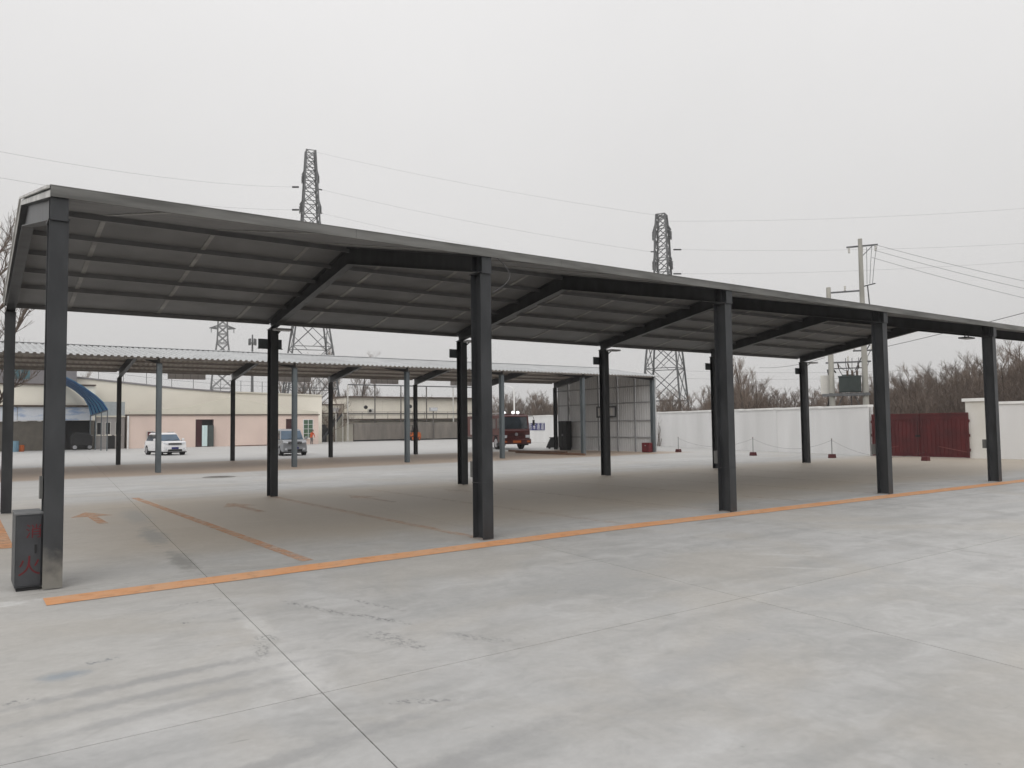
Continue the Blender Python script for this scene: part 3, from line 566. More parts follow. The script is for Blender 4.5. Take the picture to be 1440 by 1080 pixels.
M_PIER = mat('pier_render', (0.74, 0.73, 0.70), (0.64, 0.62, 0.57), .8, .9, .05, coord='World', detail=8)
b = thing('gate_pier', 'white gate pier with stained cap at the right end of the maroon gate', 'pier', (38.95, 6.98, 0))
MB().box(-.28, .28, -.43, .43, 0, 2.72).build('shaft', M_PIER, b); MB().box(-.36, .36, -.5, .55, 2.722, 2.87).build('cap', M_COPE, b)
gt = thing('steel_gate', 'closed maroon sheet steel gate with two leaves in the white wall', 'gate', (38.58, 9.68, 0))
for s_ in (-1, 1):
    y0, y1 = (-2.42, -.02) if s_ < 0 else (.02, 2.42)
    lf = MB().box(.0, .006, y0 + .06, y1 - .06, .1, 2.12).build('leaf', M_GATE, gt)
    for (ya, yb, za, zb) in ((y0, y1, 2.12, 2.2), (y0, y1, .03, .1), (y0, y0 + .06, .1, 2.12), (y1 - .06, y1, .1, 2.12), (y0 + .06, y1 - .06, 1.9, 1.95)):
        MB().box(-.04, .04, ya, yb, za, zb).build('frame', M_GATE, lf)
    for q in range(11):
        y = y0 + .2 + q * .2; MB().box(-.022, 0, y - .03, y + .03, .1, 1.9).build('rib', M_GATE, lf)
    MB().bar((-.04, y0 + .1 if s_ < 0 else y1 - .1, .3), (-.04, y0 + 1.4 if s_ < 0 else y1 - 1.4, .55), .02, .03).build('brace', mat('faded_red', (.25, .09, .08), (.2, .07, .06), 3, .6), lf)
    for z in (.4, 1.1, 1.8): MB().tube([(0, y0 - .03 if s_ < 0 else y1 + .03, z - .07), (0, y0 - .03 if s_ < 0 else y1 + .03, z + .07)], .035, 10).build('hinge', M_GATE, lf)
MB().box(-.07, -.03, -.12, .12, 1.02, 1.12).build('latch', M_BLACK, gt)
bars = [(37.3, 24.6), (35.4, 17.3), (35.3, 12.4), (35.1, 7.6)]
names_b = ['below the pylon', 'third from the red extinguisher box', 'in front of the transformer poles', 'in front of the maroon gate']
names_b[1] = 'second from the far shed'
tops = []
for k, (x, y) in enumerate(bars):
    b = thing('barrier_post', 'thin rope post on a dark red block, ' + names_b[k], 'barrier post', (x, y, 0), 0, 'rope barrier posts along the wall')
    MB().prism([(-.17, 0), (.17, 0), (.12, .2), (-.12, .2)], 'y', -.14, .14).build('base', M_GATE, b, bevel=.02)
    hp = (.95, 1.0, .95, .45)[k]
    MB().tube([(0, 0, .2), (0.01, 0, hp)], .018, 8).build('post', M_LATT if k != 3 else M_RED, b); MB().disc((0.01, 0, hp + .015), (0, 0, 1), .03, .03, 10).build('cap', M_RED, b); tops.append(Vector((x + .01, y, hp - .05)))
def sag(a, b_, s, n_=14):
    a, b_ = Vector(a), Vector(b_); return [a.lerp(b_, t / n_) + Vector((0, 0, -s * 4 * (t / n_) * (1 - t / n_))) for t in range(n_ + 1)]
for k in range(3): tag(MB().tube(sag(tops[k], tops[k + 1], .5), .005, 5).build('barrier_rope', M_WIRE), 'thin slack rope from the post ' + names_b[k], 'rope', 'ropes of the wall barrier')

# wall sign with white characters on blue
a_, b__ = Vector((47.1, 35.6, 0)), Vector((52.2, 60, 0)); dw = (b__ - a_).normalized(); nw = Vector((-dw.y, dw.x, 0))
def on_wall(px, py):
    d = ray(px, py); n2 = nw; t = ((a_ + nw * .13 - CAM).dot(n2)) / d.dot(n2); return CAM + d * t
p0, p1 = on_wall(738, 600), on_wall(766, 600); cc = (p0 + p1) / 2; Ls = (p1 - p0).length
b = thing('wall_sign', 'blue sign with white characters on the white wall beside the fire engine', 'sign', (cc.x, cc.y, cc.z - .4), math.atan2(-dw.y, -dw.x))
MB().box(-Ls / 2, Ls / 2, -.03, -.005, 0, .8).build('panel', M_SIGNBL, b)
for q, chx in enumerate('消防车通道'): text_mesh('character', chx, .82, M_WPAINT, b, (-Ls / 2 + Ls * (q + .5) / 5, -.034, .38), (R(90), 0, 0))

# ------------------------------------------------------------------ vehicles
def wheel(parent, x, y, r, w_, hub=M_CHROME, name='wheel'):
    s_ = 1 if y > 0 else -1
    t = MB().tube([(x, y - w_ / 2, r), (x, y - w_ * .42, r), (x, y + w_ * .42, r), (x, y + w_ / 2, r)], [r * .93, r, r, r * .93], 24)
    o = t.build(name, M_BLACK, parent, smooth=False); rim = MB().tube([(x, y + s_ * w_ / 2, r), (x, y + s_ * (w_ / 2 + .012), r)], [r * .66, r * .6], 20)
    ro = rim.build('rim', hub, o)
    for k in range(5):
        a = 2 * math.pi * k / 5; MB().bar((x + math.cos(a) * r * .12, y + s_ * (w_ / 2 + .016), r + math.sin(a) * r * .12), (x + math.cos(a) * r * .6, y + s_ * (w_ / 2 + .016), r + math.sin(a) * r * .6), .05, .02, (0, 1, 0)).build('spoke', hub, o)
    return o
def loft(sections):            # closed rings of equal length
    b = MB(); n_ = len(sections[0])
    for s_ in sections: b.v += [tuple(p) for p in s_]
    for i in range(len(sections) - 1):
        for k in range(n_): k2 = (k + 1) % n_; b.f.append((i * n_ + k, i * n_ + k2, (i + 1) * n_ + k2, (i + 1) * n_ + k))
    b.f.append(tuple(range(n_))[::-1]); b.f.append(tuple((len(sections) - 1) * n_ + k for k in range(n_)))
    return b
def car(name, label, loc, rz, paint, L, Wd, H, hood, belt, cowl, wtop, rtop, rear_belt, wr, grp='vehicles parked in the yard', van=False):
    c = thing(name, label, 'car' if not van else 'van', loc, rz, grp); hw = Wd / 2
    xf, xr = L / 2, -L / 2; axf, axr = xf - .82, xr + .78
    def arch(x, r, n_=8): return [(x + r * math.cos(math.pi * (1 - k / n_)), .30 + r * math.sin(math.pi * (1 - k / n_))) for k in range(n_ + 1)]
    # lower body: side outline with wheel arches, narrowing a little at nose, tail and shoulder
    side = [(xr + .08, .30)] + arch(axr, wr + .07) + arch(axf, wr + .07) + [(xf - .06, .26), (xf, .40), (xf - .01, .62), (xf - .10, hood - .06), (xf - .35, hood + .02), (cowl, belt), (rear_belt, belt + .04), (xr + .03, belt - .05), (xr, .55)]
    b = MB(); n_ = len(side)
    def hwx(x, z): 
        q = hw - .10 * max(0, (x - (xf - .55)) / .55) ** 2 - .06 * max(0, ((xr + .4) - x) / .4) ** 2
        return q - (.06 if z > belt - .12 else 0) - (.03 if z < .34 else 0)
    for s_ in (-1, 1): b.v += [(x, s_ * hwx(x, z), z) for x, z in side]
    b.f += [tuple(range(n_)), tuple(range(n_, 2 * n_))[::-1]] + [(i, n_ + i, n_ + (i + 1) % n_, (i + 1) % n_) for i in range(n_)]
    body = b.build('body', paint, c, bevel=.035, seg=3)
    MB().box(xr + .2, xf - .2, -hw + .16, hw - .16, .18, .30).build('underbody', M_BLACK, c)
    for ax in (axf, axr):
        for s_ in (-1, 1): MB().disc((ax, s_ * (hw - .14), .36), (0, 1, 0), wr + .05, .22, 18).build('wheel_well', M_BLACK, c)
    # cabin
    t = .13
    ring = lambda z, xa, xb, yy: [(xa, yy, z), (xb, yy, z), (xb, -yy, z), (xa, -yy, z)]
    cb_ = loft([ring(belt - .02, cowl, rear_belt, hw - .09), ring(H - .10, wtop + .04, rtop - .03, hw - .2), ring(H, wtop - .14, rtop + .14, hw - .30)])
    cab = cb_.build('cabin', paint, c, bevel=.04, seg=3)
    # glass
    zt, zb = H - .13, belt + .03
    def yside(z): return hw - .09 - (.11 * (z - belt) / (H - .1 - belt)) + .012
    def xfw(z): return cowl + (wtop + .04 - cowl) * (z - belt) / (H - .1 - belt)
    def xrw(z): return rear_belt + (rtop - .03 - rear_belt) * (z - belt) / (H - .1 - belt)
    d = .03
    MB().add([(xfw(zb) + d, yside(zb) - .07, zb), (xfw(zb) + d, -yside(zb) + .07, zb), (xfw(zt) + d, -yside(zt) + .07, zt), (xfw(zt) + d, yside(zt) - .07, zt)] +
             [(xfw(zb) - .02, yside(zb) - .07, zb), (xfw(zb) - .02, -yside(zb) + .07, zb), (xfw(zt) - .02, -yside(zt) + .07, zt), (xfw(zt) - .02, yside(zt) - .07, zt)],
             [(0, 1, 2, 3), (7, 6, 5, 4), (0, 4, 5, 1), (1, 5, 6, 2), (2, 6, 7, 3), (3, 7, 4, 0)]).build('windscreen', M_WSHIELD, c)
    MB().add([(xrw(zb + .1) - d, yside(zb) - .1, zb + .1), (xrw(zb + .1) - d, -yside(zb) + .1, zb + .1), (xrw(zt) - d, -yside(zt) + .1, zt), (xrw(zt) - d, yside(zt) - .1, zt)] +
             [(xrw(zb + .1) + .02, yside(zb) - .1, zb + .1), (xrw(zb + .1) + .02, -yside(zb) + .1, zb + .1), (xrw(zt) + .02, -yside(zt) + .1, zt), (xrw(zt) + .02, yside(zt) - .1, zt)],
             [(0, 3, 2, 1), (4, 5, 6, 7), (0, 1, 5, 4), (1, 2, 6, 5), (2, 3, 7, 6), (3, 0, 4, 7)]).build('rear_window', M_GLASS, c)
    cuts = [xfw(zb) - .12, (cowl + rear_belt) / 2 + .1, (cowl + rear_belt) / 2 - .85, xrw(zb) + .15]
    for s_ in (-1, 1):
        for i in range(3):
            xa, xb = cuts[i] - .03, cuts[i + 1] + .03
            xa2 = min(xa, xfw(zt) - .1); xb2 = max(xb, xrw(zt) + .1)
            q = [(xa, s_ * yside(zb), zb), (xb, s_ * yside(zb), zb), (xb2, s_ * yside(zt), zt), (xa2, s_ * yside(zt), zt)]
            MB().add(q + [(p[0], p[1] - s_ * .03, p[2]) for p in q], [(0, 1, 2, 3), (7, 6, 5, 4), (0, 4, 5, 1), (1, 5, 6, 2), (2, 6, 7, 3), (3, 7, 4, 0)]).build('side_window', M_GLASS, c)
            if i < 2:
                dx = (xa + xb) / 2; MB().box(xb + .05, xb + .2, s_ * (hw - .015) - .012, s_ * (hw - .015) + .012, belt - .16, belt - .13).build('door_handle', paint, c)
        for ax in (axf, axr): wheel(c, ax, s_ * (hw - .11), wr, .22)
        m_ = MB().box(cowl - .22, cowl - .12, s_ * (hw + .1) - .09, s_ * (hw + .1) + .09, belt + .02, belt + .2).build('mirror', paint, c, bevel=.03); MB().bar((cowl - .17, s_ * (hw - .1), belt + .02), (cowl - .17, s_ * (hw + .06), belt + .06), .04, .04).build('mirror_arm', M_BLACK, m_)
        MB().add([(xf + .02, s_ * (hw - .62), hood - .24), (xf - .07, s_ * (hw - .12), hood - .18), (xf - .10, s_ * (hw - .11), hood - .05), (xf - .03, s_ * (hw - .60), hood - .13)] + [(xf - .13, s_ * (hw - .60), hood - .20), (xf - .24, s_ * (hw - .14), hood - .16), (xf - .3, s_ * (hw - .15), hood - .05), (xf - .18, s_ * (hw - .58), hood - .11)],
                 [(0, 1, 2, 3), (7, 6, 5, 4), (0, 4, 5, 1), (1, 5, 6, 2), (2, 6, 7, 3), (3, 7, 4, 0)]).build('headlight', M_LAMP, c)
        MB().box(xr - .015, xr + .12, s_ * (hw - .22) - .12, s_ * (hw - .22) + .10, belt - .35, belt - .1).build('tail_light', M_RED, c)
        MB().disc((xf - .055, s_ * (hw - .30), .46), (1, 0, 0), .07, .12, 14).build('fog_light', M_LAMP, c)
        if not van: MB().bar((wtop - .2, s_ * (hw - .32), H + .03), (rtop + .2, s_ * (hw - .32), H + .03), .04, .05).build('roof_rail', M_CHROME, c)
    MB().box(xf - .08, xf + .012, -.46, .46, hood - .24, hood - .12).build('grille', M_BLACK, c); MB().box(xf - .02, xf + .02, -.46, .46, hood - .19, hood - .17).build('grille_bar', M_CHROME, c)
    MB().box(xf - .12, xf + .008, -hw + .42, hw - .42, .30, .44).build('air_intake', M_BLACK, c); MB().box(xf + .0, xf + .022, -.24, .24, .46, .60).build('number_plate', M_SIGNBL, c)
    MB().box(xr + .06, xf - .05, -hw + .06, hw - .06, .20, .26).build('skirt', M_BLACK, c)
    for s_ in (-.3, .3): MB().bar((xfw(zb) + .06, s_, zb + .01), (xfw(zb + .14) + .05, s_ + .4, zb + .14), .015, .015).build('wiper', M_BLACK, c)
    return c
car('suv', 'white compact SUV with blue plate parked by the pink building', (11.9, 52.7, 0), R(-84), M_CARW, 4.45, 1.84, 1.66, 1.02, 1.03, 1.02, .32, -1.55, -2.0, .34)
car('minivan', 'silver grey minivan parked behind the silver roofed shed', (18.15, 43.6, 0), R(-98), M_CARS, 4.6, 1.8, 1.82, 1.06, 1.08, 1.35, .75, -2.0, -2.15, .33, van=True)

M_LIT = mat('lit_lamp', (.95, .95, .95), (.9, .9, .9), 3, .1); M_LIT.node_tree.nodes['Principled BSDF'].inputs['Emission Color'].default_value = (1, 1, 1, 1); M_LIT.node_tree.nodes['Principled BSDF'].inputs['Emission Strength'].default_value = 1.5
def fire_engine(loc, rz):
    c = thing('fire_engine', 'dark red fire engine with white roof lamps parked beyond the far shed', 'fire engine', loc, rz, 'vehicles parked in the yard')
    # x forward, front at 0
    cab = MB().prism([(-2.3, .55), (-1.75, .55), (-1.65, .95), (-1.35, 1.08), (-1.0, .95), (-.9, .55), (-.05, .55), (0, .7), (0, 1.45), (-.1, 1.6), (-.28, 2.62), (-.45, 2.72), (-2.3, 2.72)], 'y', -1.2, 1.2)
    cab.build('cab', M_TRED, c, bevel=.05, seg=3)
    MB().add([(-.075, -1.05, 1.62), (-.075, 1.05, 1.62), (-.245, 1.02, 2.55), (-.245, -1.02, 2.55), (-.13, -1.05, 1.62), (-.13, 1.05, 1.62), (-.3, 1.02, 2.55), (-.3, -1.02, 2.55)],
             [(0, 1, 2, 3), (7, 6, 5, 4), (0, 4, 5, 1), (1, 5, 6, 2), (2, 6, 7, 3), (3, 7, 4, 0)]).build('windscreen', M_GLASS, c)
    for s_ in (-.5, .5): MB().bar((-.07, s_ - .3, 1.66), (-.12, s_ + .3, 2.1), .02, .02).build('wiper', M_BLACK, c)
    MB().box(-.06, .14, -1.24, 1.24, .42, .80).build('bumper', M_TRED, c, bevel=.04); MB().box(.141, .15, -.35, .35, .52, .70).build('number_plate', M_ORANGE, c)
    MB().box(-.02, .02, -.7, .7, 1.05, 1.3).build('grille', mat('truck_dark_red', (.06, .012, .012), (.045, .01, .01), 4, .5), c); MB().disc((.03, 0, 1.18), (1, 0, 0), .13, .03, 16).build('badge', M_CHROME, c)
    for s_ in (-1, 1):
        MB().box(-.03, .03, s_ * .98 - .18, s_ * .98 + .18, .9, 1.12).build('headlight', M_LAMP, c, bevel=.02); MB().box(.13, .15, s_ * 1.0 - .14, s_ * 1.0 + .14, .55, .68).build('indicator', M_ORANGE, c)
        q = [(-.38, s_ * 1.205, 1.65), (-1.05, s_ * 1.205, 1.65), (-1.05, s_ * 1.205, 2.45), (-.5, s_ * 1.205, 2.45)]
        MB().add(q + [(x, y - s_ * .03, z) for x, y, z in q], [(0, 1, 2, 3), (7, 6, 5, 4), (0, 4, 5, 1), (1, 5, 6, 2), (2, 6, 7, 3), (3, 7, 4, 0)]).build('side_window', M_GLASS, c)
        MB().box(-2.0, -1.25, s_ * 1.19, s_ * 1.215, 1.65, 2.45).build('side_window', M_GLASS, c)
        m_ = MB().box(.12, .22, s_ * 1.44 - .09, s_ * 1.44 + .09, 1.85, 2.3).build('mirror', M_BLACK, c, bevel=.03); MB().tube([(-.2, s_ * 1.15, 2.6), (.15, s_ * 1.4, 2.62), (.17, s_ * 1.48, 2.35)], .025, 8).build('mirror_arm', M_BLACK, m_)
        wheel(c, -1.35, s_ * 1.02, .5, .3, M_CHROME); wheel(c, -5.6, s_ * 1.02, .5, .3, M_CHROME); MB().box(-1.9, -.8, s_ * 1.2 - .02, s_ * 1.2 + .06, 1.08, 1.14).build('wheel_arch', M_BLACK, c)
        MB().box(-1.15, -.3, s_ * 1.0 - .2, s_ * 1.0 + .2, .3, .5).build('step', M_BLACK, c)
        for k in range(3):
            sh = MB().box(-3.7 - k * 1.5, -2.5 - k * 1.5, s_ * 1.235, s_ * 1.255, 1.15, 2.45).build('roller_shutter', M_CHROME, c)
            for z in range(6): MB().box(-3.7 - k * 1.5, -2.5 - k * 1.5, s_ * 1.258 - .004, s_ * 1.258 + .004, 1.2 + z * .2, 1.22 + z * .2).build('slat', M_BOARD, sh)
    MB().box(-7.6, -2.38, -1.23, 1.23, .95, 2.72).build('pump_body', M_TRED, c, bevel=.04); MB().box(-7.4, -.3, -.45, .45, .55, .95).build('chassis', M_BLACK, c)
    MB().box(-1.15, -.6, -1.0, 1.0, 2.725, 2.8).build('light_bar_base', M_TRED, c)
    for y in (-.78, .0, .42): MB().tube([(-.62, y, 2.9), (-.52, y, 2.9)], [.12, .11], 16).build('roof_lamp', M_LIT, c); MB().box(-.75, -.63, y - .1, y + .1, 2.8, 2.98).build('lamp_housing', M_TRED, c)
    for s_ in (-.35, .35):
        MB().bar((-7.4, s_, 2.9), (-2.6, s_, 2.9), .05, .08).build('ladder_rail', M_CHROME, c)
    for k in range(14): MB().bar((-7.2 + k * .34, -.34, 2.9), (-7.2 + k * .34, .34, 2.9), .03, .03).build('ladder_rung', M_CHROME, c)
    return c
fp = G(722, 632)
fire_engine((fp.x + .15, fp.y - .2, 0), R(-101))

def forklift(loc, rz):
    c = thing('forklift', 'orange forklift with dark mast standing by the site office fence', 'forklift', loc, rz, 'vehicles parked in the yard')
    MB().prism([(-1.15, .35), (.55, .35), (.6, .75), (-.1, .85), (-.2, 1.15), (-1.05, 1.2), (-1.2, .9)], 'y', -.55, .55).build('body', M_ORANGE, c, bevel=.05)
    MB().prism([(-1.45, .3), (-1.16, .3), (-1.21, 1.18), (-1.38, 1.1), (-1.5, .7)], 'y', -.53, .53).build('counterweight', M_ORANGE, c, bevel=.05)
    for s_ in (-1, 1):
        wheel(c, .35, s_ * .52, .34, .26, M_ORANGE); wheel(c, -1.05, s_ * .5, .27, .2, M_ORANGE)
        MB().bar((.72, s_ * .32, .1), (.72, s_ * .32, 2.9), .1, .14, (0, 1, 0)).build('mast_rail', M_BLACK, c); MB().bar((.86, s_ * .25, .08), (1.95, s_ * .25, .08), .12, .05).build('fork', M_BLACK, c); MB().bar((.84, s_ * .25, .08), (.84, s_ * .25, .75), .12, .05, (0, 1, 0)).build('fork_shank', M_BLACK, c)
        for xx, x2 in ((.45, .25), (-.95, -.8)): MB().bar((xx, s_ * .48, .85), (x2, s_ * .45, 2.1), .06, .06, (0, 1, 0)).build('guard_post', M_BLACK, c)
    for z in (.5, 1.5, 2.85): MB().bar((.72, -.3, z), (.72, .3, z), .06, .08).build('mast_crossbar', M_BLACK, c)
    for k in range(7): MB().bar((-.85 + k * .18, -.47, 2.12), (-.85 + k * .18, .47, 2.12), .04, .04).build('guard_bar', M_BLACK, c)
    MB().box(-.75, -.3, -.28, .28, 1.18, 1.32).build('seat', M_BLACK, c, bevel=.03); MB().box(-.82, -.72, -.28, .28, 1.25, 1.75).build('seat_back', M_BLACK, c, bevel=.03)
    MB().tube([(.15, 0, .85), (-.02, 0, 1.35)], .03, 8).build('steering_column', M_BLACK, c); MB().disc((-.02, 0, 1.37), (.3, 0, 1), .17, .03, 16).build('steering_wheel', M_BLACK, c)
    return c
forklift((50.6, 86.2, 0), R(200))

# person in orange jacket
def person(loc, rz):
    c = thing('person', 'person in an orange jacket stooping by the pink building corner window', 'person', loc, rz)
    V = [(0, 0, .88), (.02, 0, 1.05), (.12, 0, 1.28), (.16, 0, 1.36), (.21, 0, 1.44), (.26, 0, 1.52), (.27, 0, 1.60),
         (.13, .19, 1.30), (.24, .24, 1.06), (.38, .16, .86), (.13, -.19, 1.30), (.26, -.24, 1.06), (.42, -.14, .88),
         (0, .1, .84), (.06, .11, .47), (-.02, .12, .09), (.12, .13, .04), (0, -.1, .84), (.1, -.12, .48), (.0, -.13, .09), (.14, -.14, .04)]
    E_ = [(0, 1), (1, 2), (2, 3), (3, 4), (4, 5), (5, 6), (2, 7), (7, 8), (8, 9), (2, 10), (10, 11), (11, 12), (0, 13), (13, 14), (14, 15), (15, 16), (0, 17), (17, 18), (18, 19), (19, 20)]
    rr = [.15, .145, .16, .075, .06, .10, .075, .085, .06, .04, .085, .06, .04, .105, .075, .05, .04, .105, .075, .05, .04]
    me = bpy.data.meshes.new('body'); me.from_pydata(V, E_, []); me.materials.append(M_JACKET); me.materials.append(M_TROUS); me.materials.append(M_SKIN)
    o = put('body', me, c); sk = o.modifiers.new('skin', 'SKIN')
    for i, v in enumerate(me.skin_vertices[0].data): v.radius = (rr[i], rr[i]); v.use_root = (i == 0)
    o.modifiers.new('sub', 'SUBSURF').levels = 2; o.modifiers['sub'].render_levels = 2
    dg = bpy.context.evaluated_depsgraph_get(); m2 = bpy.data.meshes.new_from_object(o.evaluated_get(dg)); o.modifiers.clear(); o.data = m2
    while len(m2.materials) < 3: m2.materials.append([M_JACKET, M_TROUS, M_SKIN][len(m2.materials)])
    for p in m2.polygons:
        z = p.center.z; p.use_smooth = True; p.material_index = 2 if z > 1.42 or (p.center.x > .33 and z < .93 and z > .7) else (1 if z < .80 else 0)
    h = MB().tube([(.255, 0, 1.62), (.25, 0, 1.66), (.24, 0, 1.70), (.235, 0, 1.72)], [.115, .11, .085, .03], 14).build('hair', M_BLACK, c, smooth=True)
    for s_ in (-1, 1):
        MB().disc((.35, s_ * .035, 1.585), (1, 0, 0), .012, .02, 8).build('eye', M_BLACK, c); MB().disc((.265, s_ * .095, 1.57), (0, 1, 0), .028, .02, 10).build('ear', M_SKIN, c)
        for k in range(4): MB().tube([(.385 + .01 * k, s_ * .15 + .018 * (k - 1.5), .86), (.41 + .01 * k, s_ * .15 + .018 * (k - 1.5), .80), (.40 + .01 * k, s_ * .15 + .018 * (k - 1.5), .775)], [.010, .009, .007], 6).build('finger', M_SKIN, c)
        MB().tube([(.37, s_ * .12, .88), (.40, s_ * .10, .83)], [.011, .008], 6).build('thumb', M_SKIN, c)
    MB().tube([(.345, 0, 1.57), (.375, 0, 1.545)], [.012, .018], 8).build('nose', M_SKIN, c); MB().box(.34, .352, -.03, .03, 1.51, 1.518).build('mouth', M_MAROON, c)
    return c
person((33.0, 77.9, 0), R(-70))

# ------------------------------------------------------------------ buildings along the far side
def opening_frame(par, x0, x1, y, z0, z1, t, m):
    for (a, b_, c_, d_) in ((x0, x1, z1 - t, z1), (x0, x1, z0, z0 + t), (x0, x0 + t, z0 + t, z1 - t), (x1 - t, x1, z0 + t, z1 - t)): MB().box(a, b_, y - .06, y, c_, d_).build('frame', m, par)
PK = 79.0
pb = thing('pink_building', 'low pink plastered building with open maroon door and cream gabled parapet', 'building', (13.7, PK, 0))
pk = lambda x: x - 13.7
# wall pieces round the door, so that the doorway is a real opening
for (xa, xb, za, zb) in ((13.7, 20.3, 0, 3.45), (22.2, 34.3, 0, 3.45), (20.3, 22.2, 3.0, 3.45)): MB().box(pk(xa), pk(xb), 0, .24, za, zb).build('front_wall', M_PINK, pb)
MB().box(0, .24, .24, 3, 0, 3.45).build('side_wall', M_PINK, pb); MB().box(20.36, 20.6, .24, 3, 0, 3.45).build('side_wall', M_PINK, pb); MB().box(.24, 20.36, 2.76, 3, 0, 3.45).build('back_wall', M_PINK, pb)
MB().box(-.1, 20.7, -.16, 3.1, 3.452, 3.56).build('eave', M_BRWN, pb)
MB().prism([(0, 3.56), (20.6, 3.56), (20.6, 3.85), (15.8, 4.4), (10.3, 5.5), (6.2, 4.4), (0, 3.85)], 'y', .02, .26).build('parapet', M_CREAM2, pb)
dr = MB().box(pk(20.36), pk(20.95), -.02, .04, .05, 2.94).build('door', M_MAROON, pb); opening_frame(dr, pk(20.3), pk(22.2), .1, 0, 3.0, .07, M_MAROON)
MB().box(pk(20.98), pk(21.55), .0, .04, .06, 2.35).build('doorway_panel', M_PALE, pb); MB().box(pk(20.95), pk(22.13), .36, .4, 0, 2.95).build('lobby_shade_sheet', M_DARK, pb)  # pale panel fills part of the doorway; near-black sheet behind paints the lobby's shade
d2 = MB().bar((pk(21.6), -.1, 1.2), (pk(22.13), -.35, 1.2), .05, 2.3).build('open_door_leaf', M_TRAFO, pb)
bx_ = MB().box(pk(15.42), pk(16.06), -.1, -.005, .98, 1.74).build('hose_box', M_RED, pb); opening_frame(bx_, pk(15.38), pk(16.1), -.1, .94, 1.78, .06, M_CABW)
def window(par, x0, x1, y, z0, z1, gm, fm, nx, nz, sill=True):
    wd_ = MB().box(x0, x1, y - .035, y - .01, z0, z1).build('window', gm, par); opening_frame(wd_, x0 - .05, x1 + .05, y, z0 - .05, z1 + .05, .07, fm)
    for k in range(1, nx): xx = x0 + (x1 - x0) * k / nx; MB().box(xx - .025, xx + .025, y - .055, y - .036, z0 + .02, z1 - .02).build('mullion', fm, wd_)
    for k in range(1, nz): zz = z0 + (z1 - z0) * k / nz; MB().box(x0 + .02, x1 - .02, y - .052, y - .036, zz - .02, zz + .02).build('transom', fm, wd_)
    if sill: MB().box(x0 - .12, x1 + .12, y - .16, y, z0 - .13, z0 - .052).build('sill', M_CREAM, wd_)
    return wd_
window(pb, pk(30.4), pk(31.6), 0, .9, 2.95, M_MAROON, M_MAROON, 2, 1); window(pb, pk(32.45), pk(33.6), 0, .75, 2.9, M_GREEN, M_WPAINT, 2, 4)
MB().tube([(-.12, -.12, 0), (-.12, -.12, 3.4)], .09, 10).build('downpipe', M_COPE, pb)
tag(MB().box(24.0, 29.5, 77.2, 77.4, 0, .1).build('timber_beam', M_RUST), 'long dark timber lying on the concrete before the pink wall', 'timber')
cb2 = thing('cream_building', 'long cream walled building with posts along its roof behind the pink building', 'building', (9.2, 82.2, 0))
ck = lambda x: x - 9.2
MB().prism([(0, 0), (ck(36), 0), (ck(36), 5.9), (ck(25), 6.15), (ck(19), 6.5), (0, 7.45)], 'y', 0, .3).build('front_wall', M_CREAM, cb2)
for s_ in (0, 26.5): MB().box(s_, s_ + .3, .3, 12, 0, 5.85).build('side_wall', M_CREAM, cb2)
MB().box(.3, 26.5, .3, 12, 5.5, 5.7).build('roof', M_GREYW, cb2)
tp = [(0, 7.45), (ck(19), 6.5), (ck(25), 6.15), (ck(36), 5.9)]
for i in range(3): MB().bar((tp[i][0], .1, tp[i][1] + .06), (tp[i + 1][0], .1, tp[i + 1][1] + .06), .5, .16).build('coping', M_GREYW if i < 2 else M_CREAM2, cb2)
def zt_(x):
    for i in range(3):
        if tp[i][0] <= x <= tp[i + 1][0]: return tp[i][1] + (tp[i + 1][1] - tp[i][1]) * (x - tp[i][0]) / (tp[i + 1][0] - tp[i][0])
    return 6
hp = []
for X in (11.2, 13.6, 15.9, 18.5, 20.8, 23.8, 26.1, 28.6, 31.2, 33.8):
    x = ck(X); MB().bar((x, .1, zt_(x) + .14), (x, .1, zt_(x) + 1.45), .05, .05, (0, 1, 0)).build('roof_post', M_LATT, cb2); hp.append((x, .1, zt_(x) + 1.4))
for z in (0, -.5):
    for i in range(len(hp) - 1): MB().tube([Vector(hp[i]) + Vector((0, -.03, z)), Vector(hp[i + 1]) + Vector((0, -.03, z))], .012, 4).build('roof_wire', M_WIRE, cb2)

ws = thing('workshop', 'two storey workshop with pale blue sign band and brown roller shutters', 'building', (-14, 79.5, 0))
wk = lambda x: x + 14
MB().box(0, wk(7.6), 0, .3, 2.95, 6.5).build('front_wall', M_CREAM, ws); MB().box(0, wk(9.0), 1.2, 1.5, 6.5, 8.5).build('upper_wall', M_GREYW, ws); MB().box(0, wk(9.1), 1.0, 9, 8.5, 8.65).build('roof', M_GREYW, ws)
MB().box(wk(7.6), wk(10.6), 0, .3, 2.95, 6.4).build('front_wall', M_CREAM, ws); MB().box(0, wk(10.6), -.25, 1.2, 6.5, 6.62).build('ledge', M_BRWN, ws)
MB().box(0, wk(10.4), -.4, -.002, 4.35, 4.5).build('canopy_ledge', M_BRWN, ws)
for k, (xa, xb) in enumerate(((-14, -6), (-5.95, -.2), (-.15, 3.8), (3.85, 7.3), (7.35, 10.3))): MB().box(wk(xa), wk(xb), -.12, -.004, 2.98, 4.3).build('sign_band', M_BAND, ws)
for X in (-9, -4.2, -.2, 3.0, 7.4, 10.35): MB().box(wk(X) - .14, wk(X) + .14, -.1, .3, 0, 2.95).build('pillar', M_SHUT, ws)
for (xa, xb) in ((-8.86, -4.34), (-4.06, -.34), (-.06, 2.86), (3.14, 7.26)):
    sh = MB().box(wk(xa), wk(xb), .1, .14, .02, 2.9).build('roller_shutter', M_SHUT, ws)
    for k in range(12): MB().box(wk(xa), wk(xb), .082, .1, .1 + k * .235, .28 + k * .235).build('slat', M_SHUT, sh)
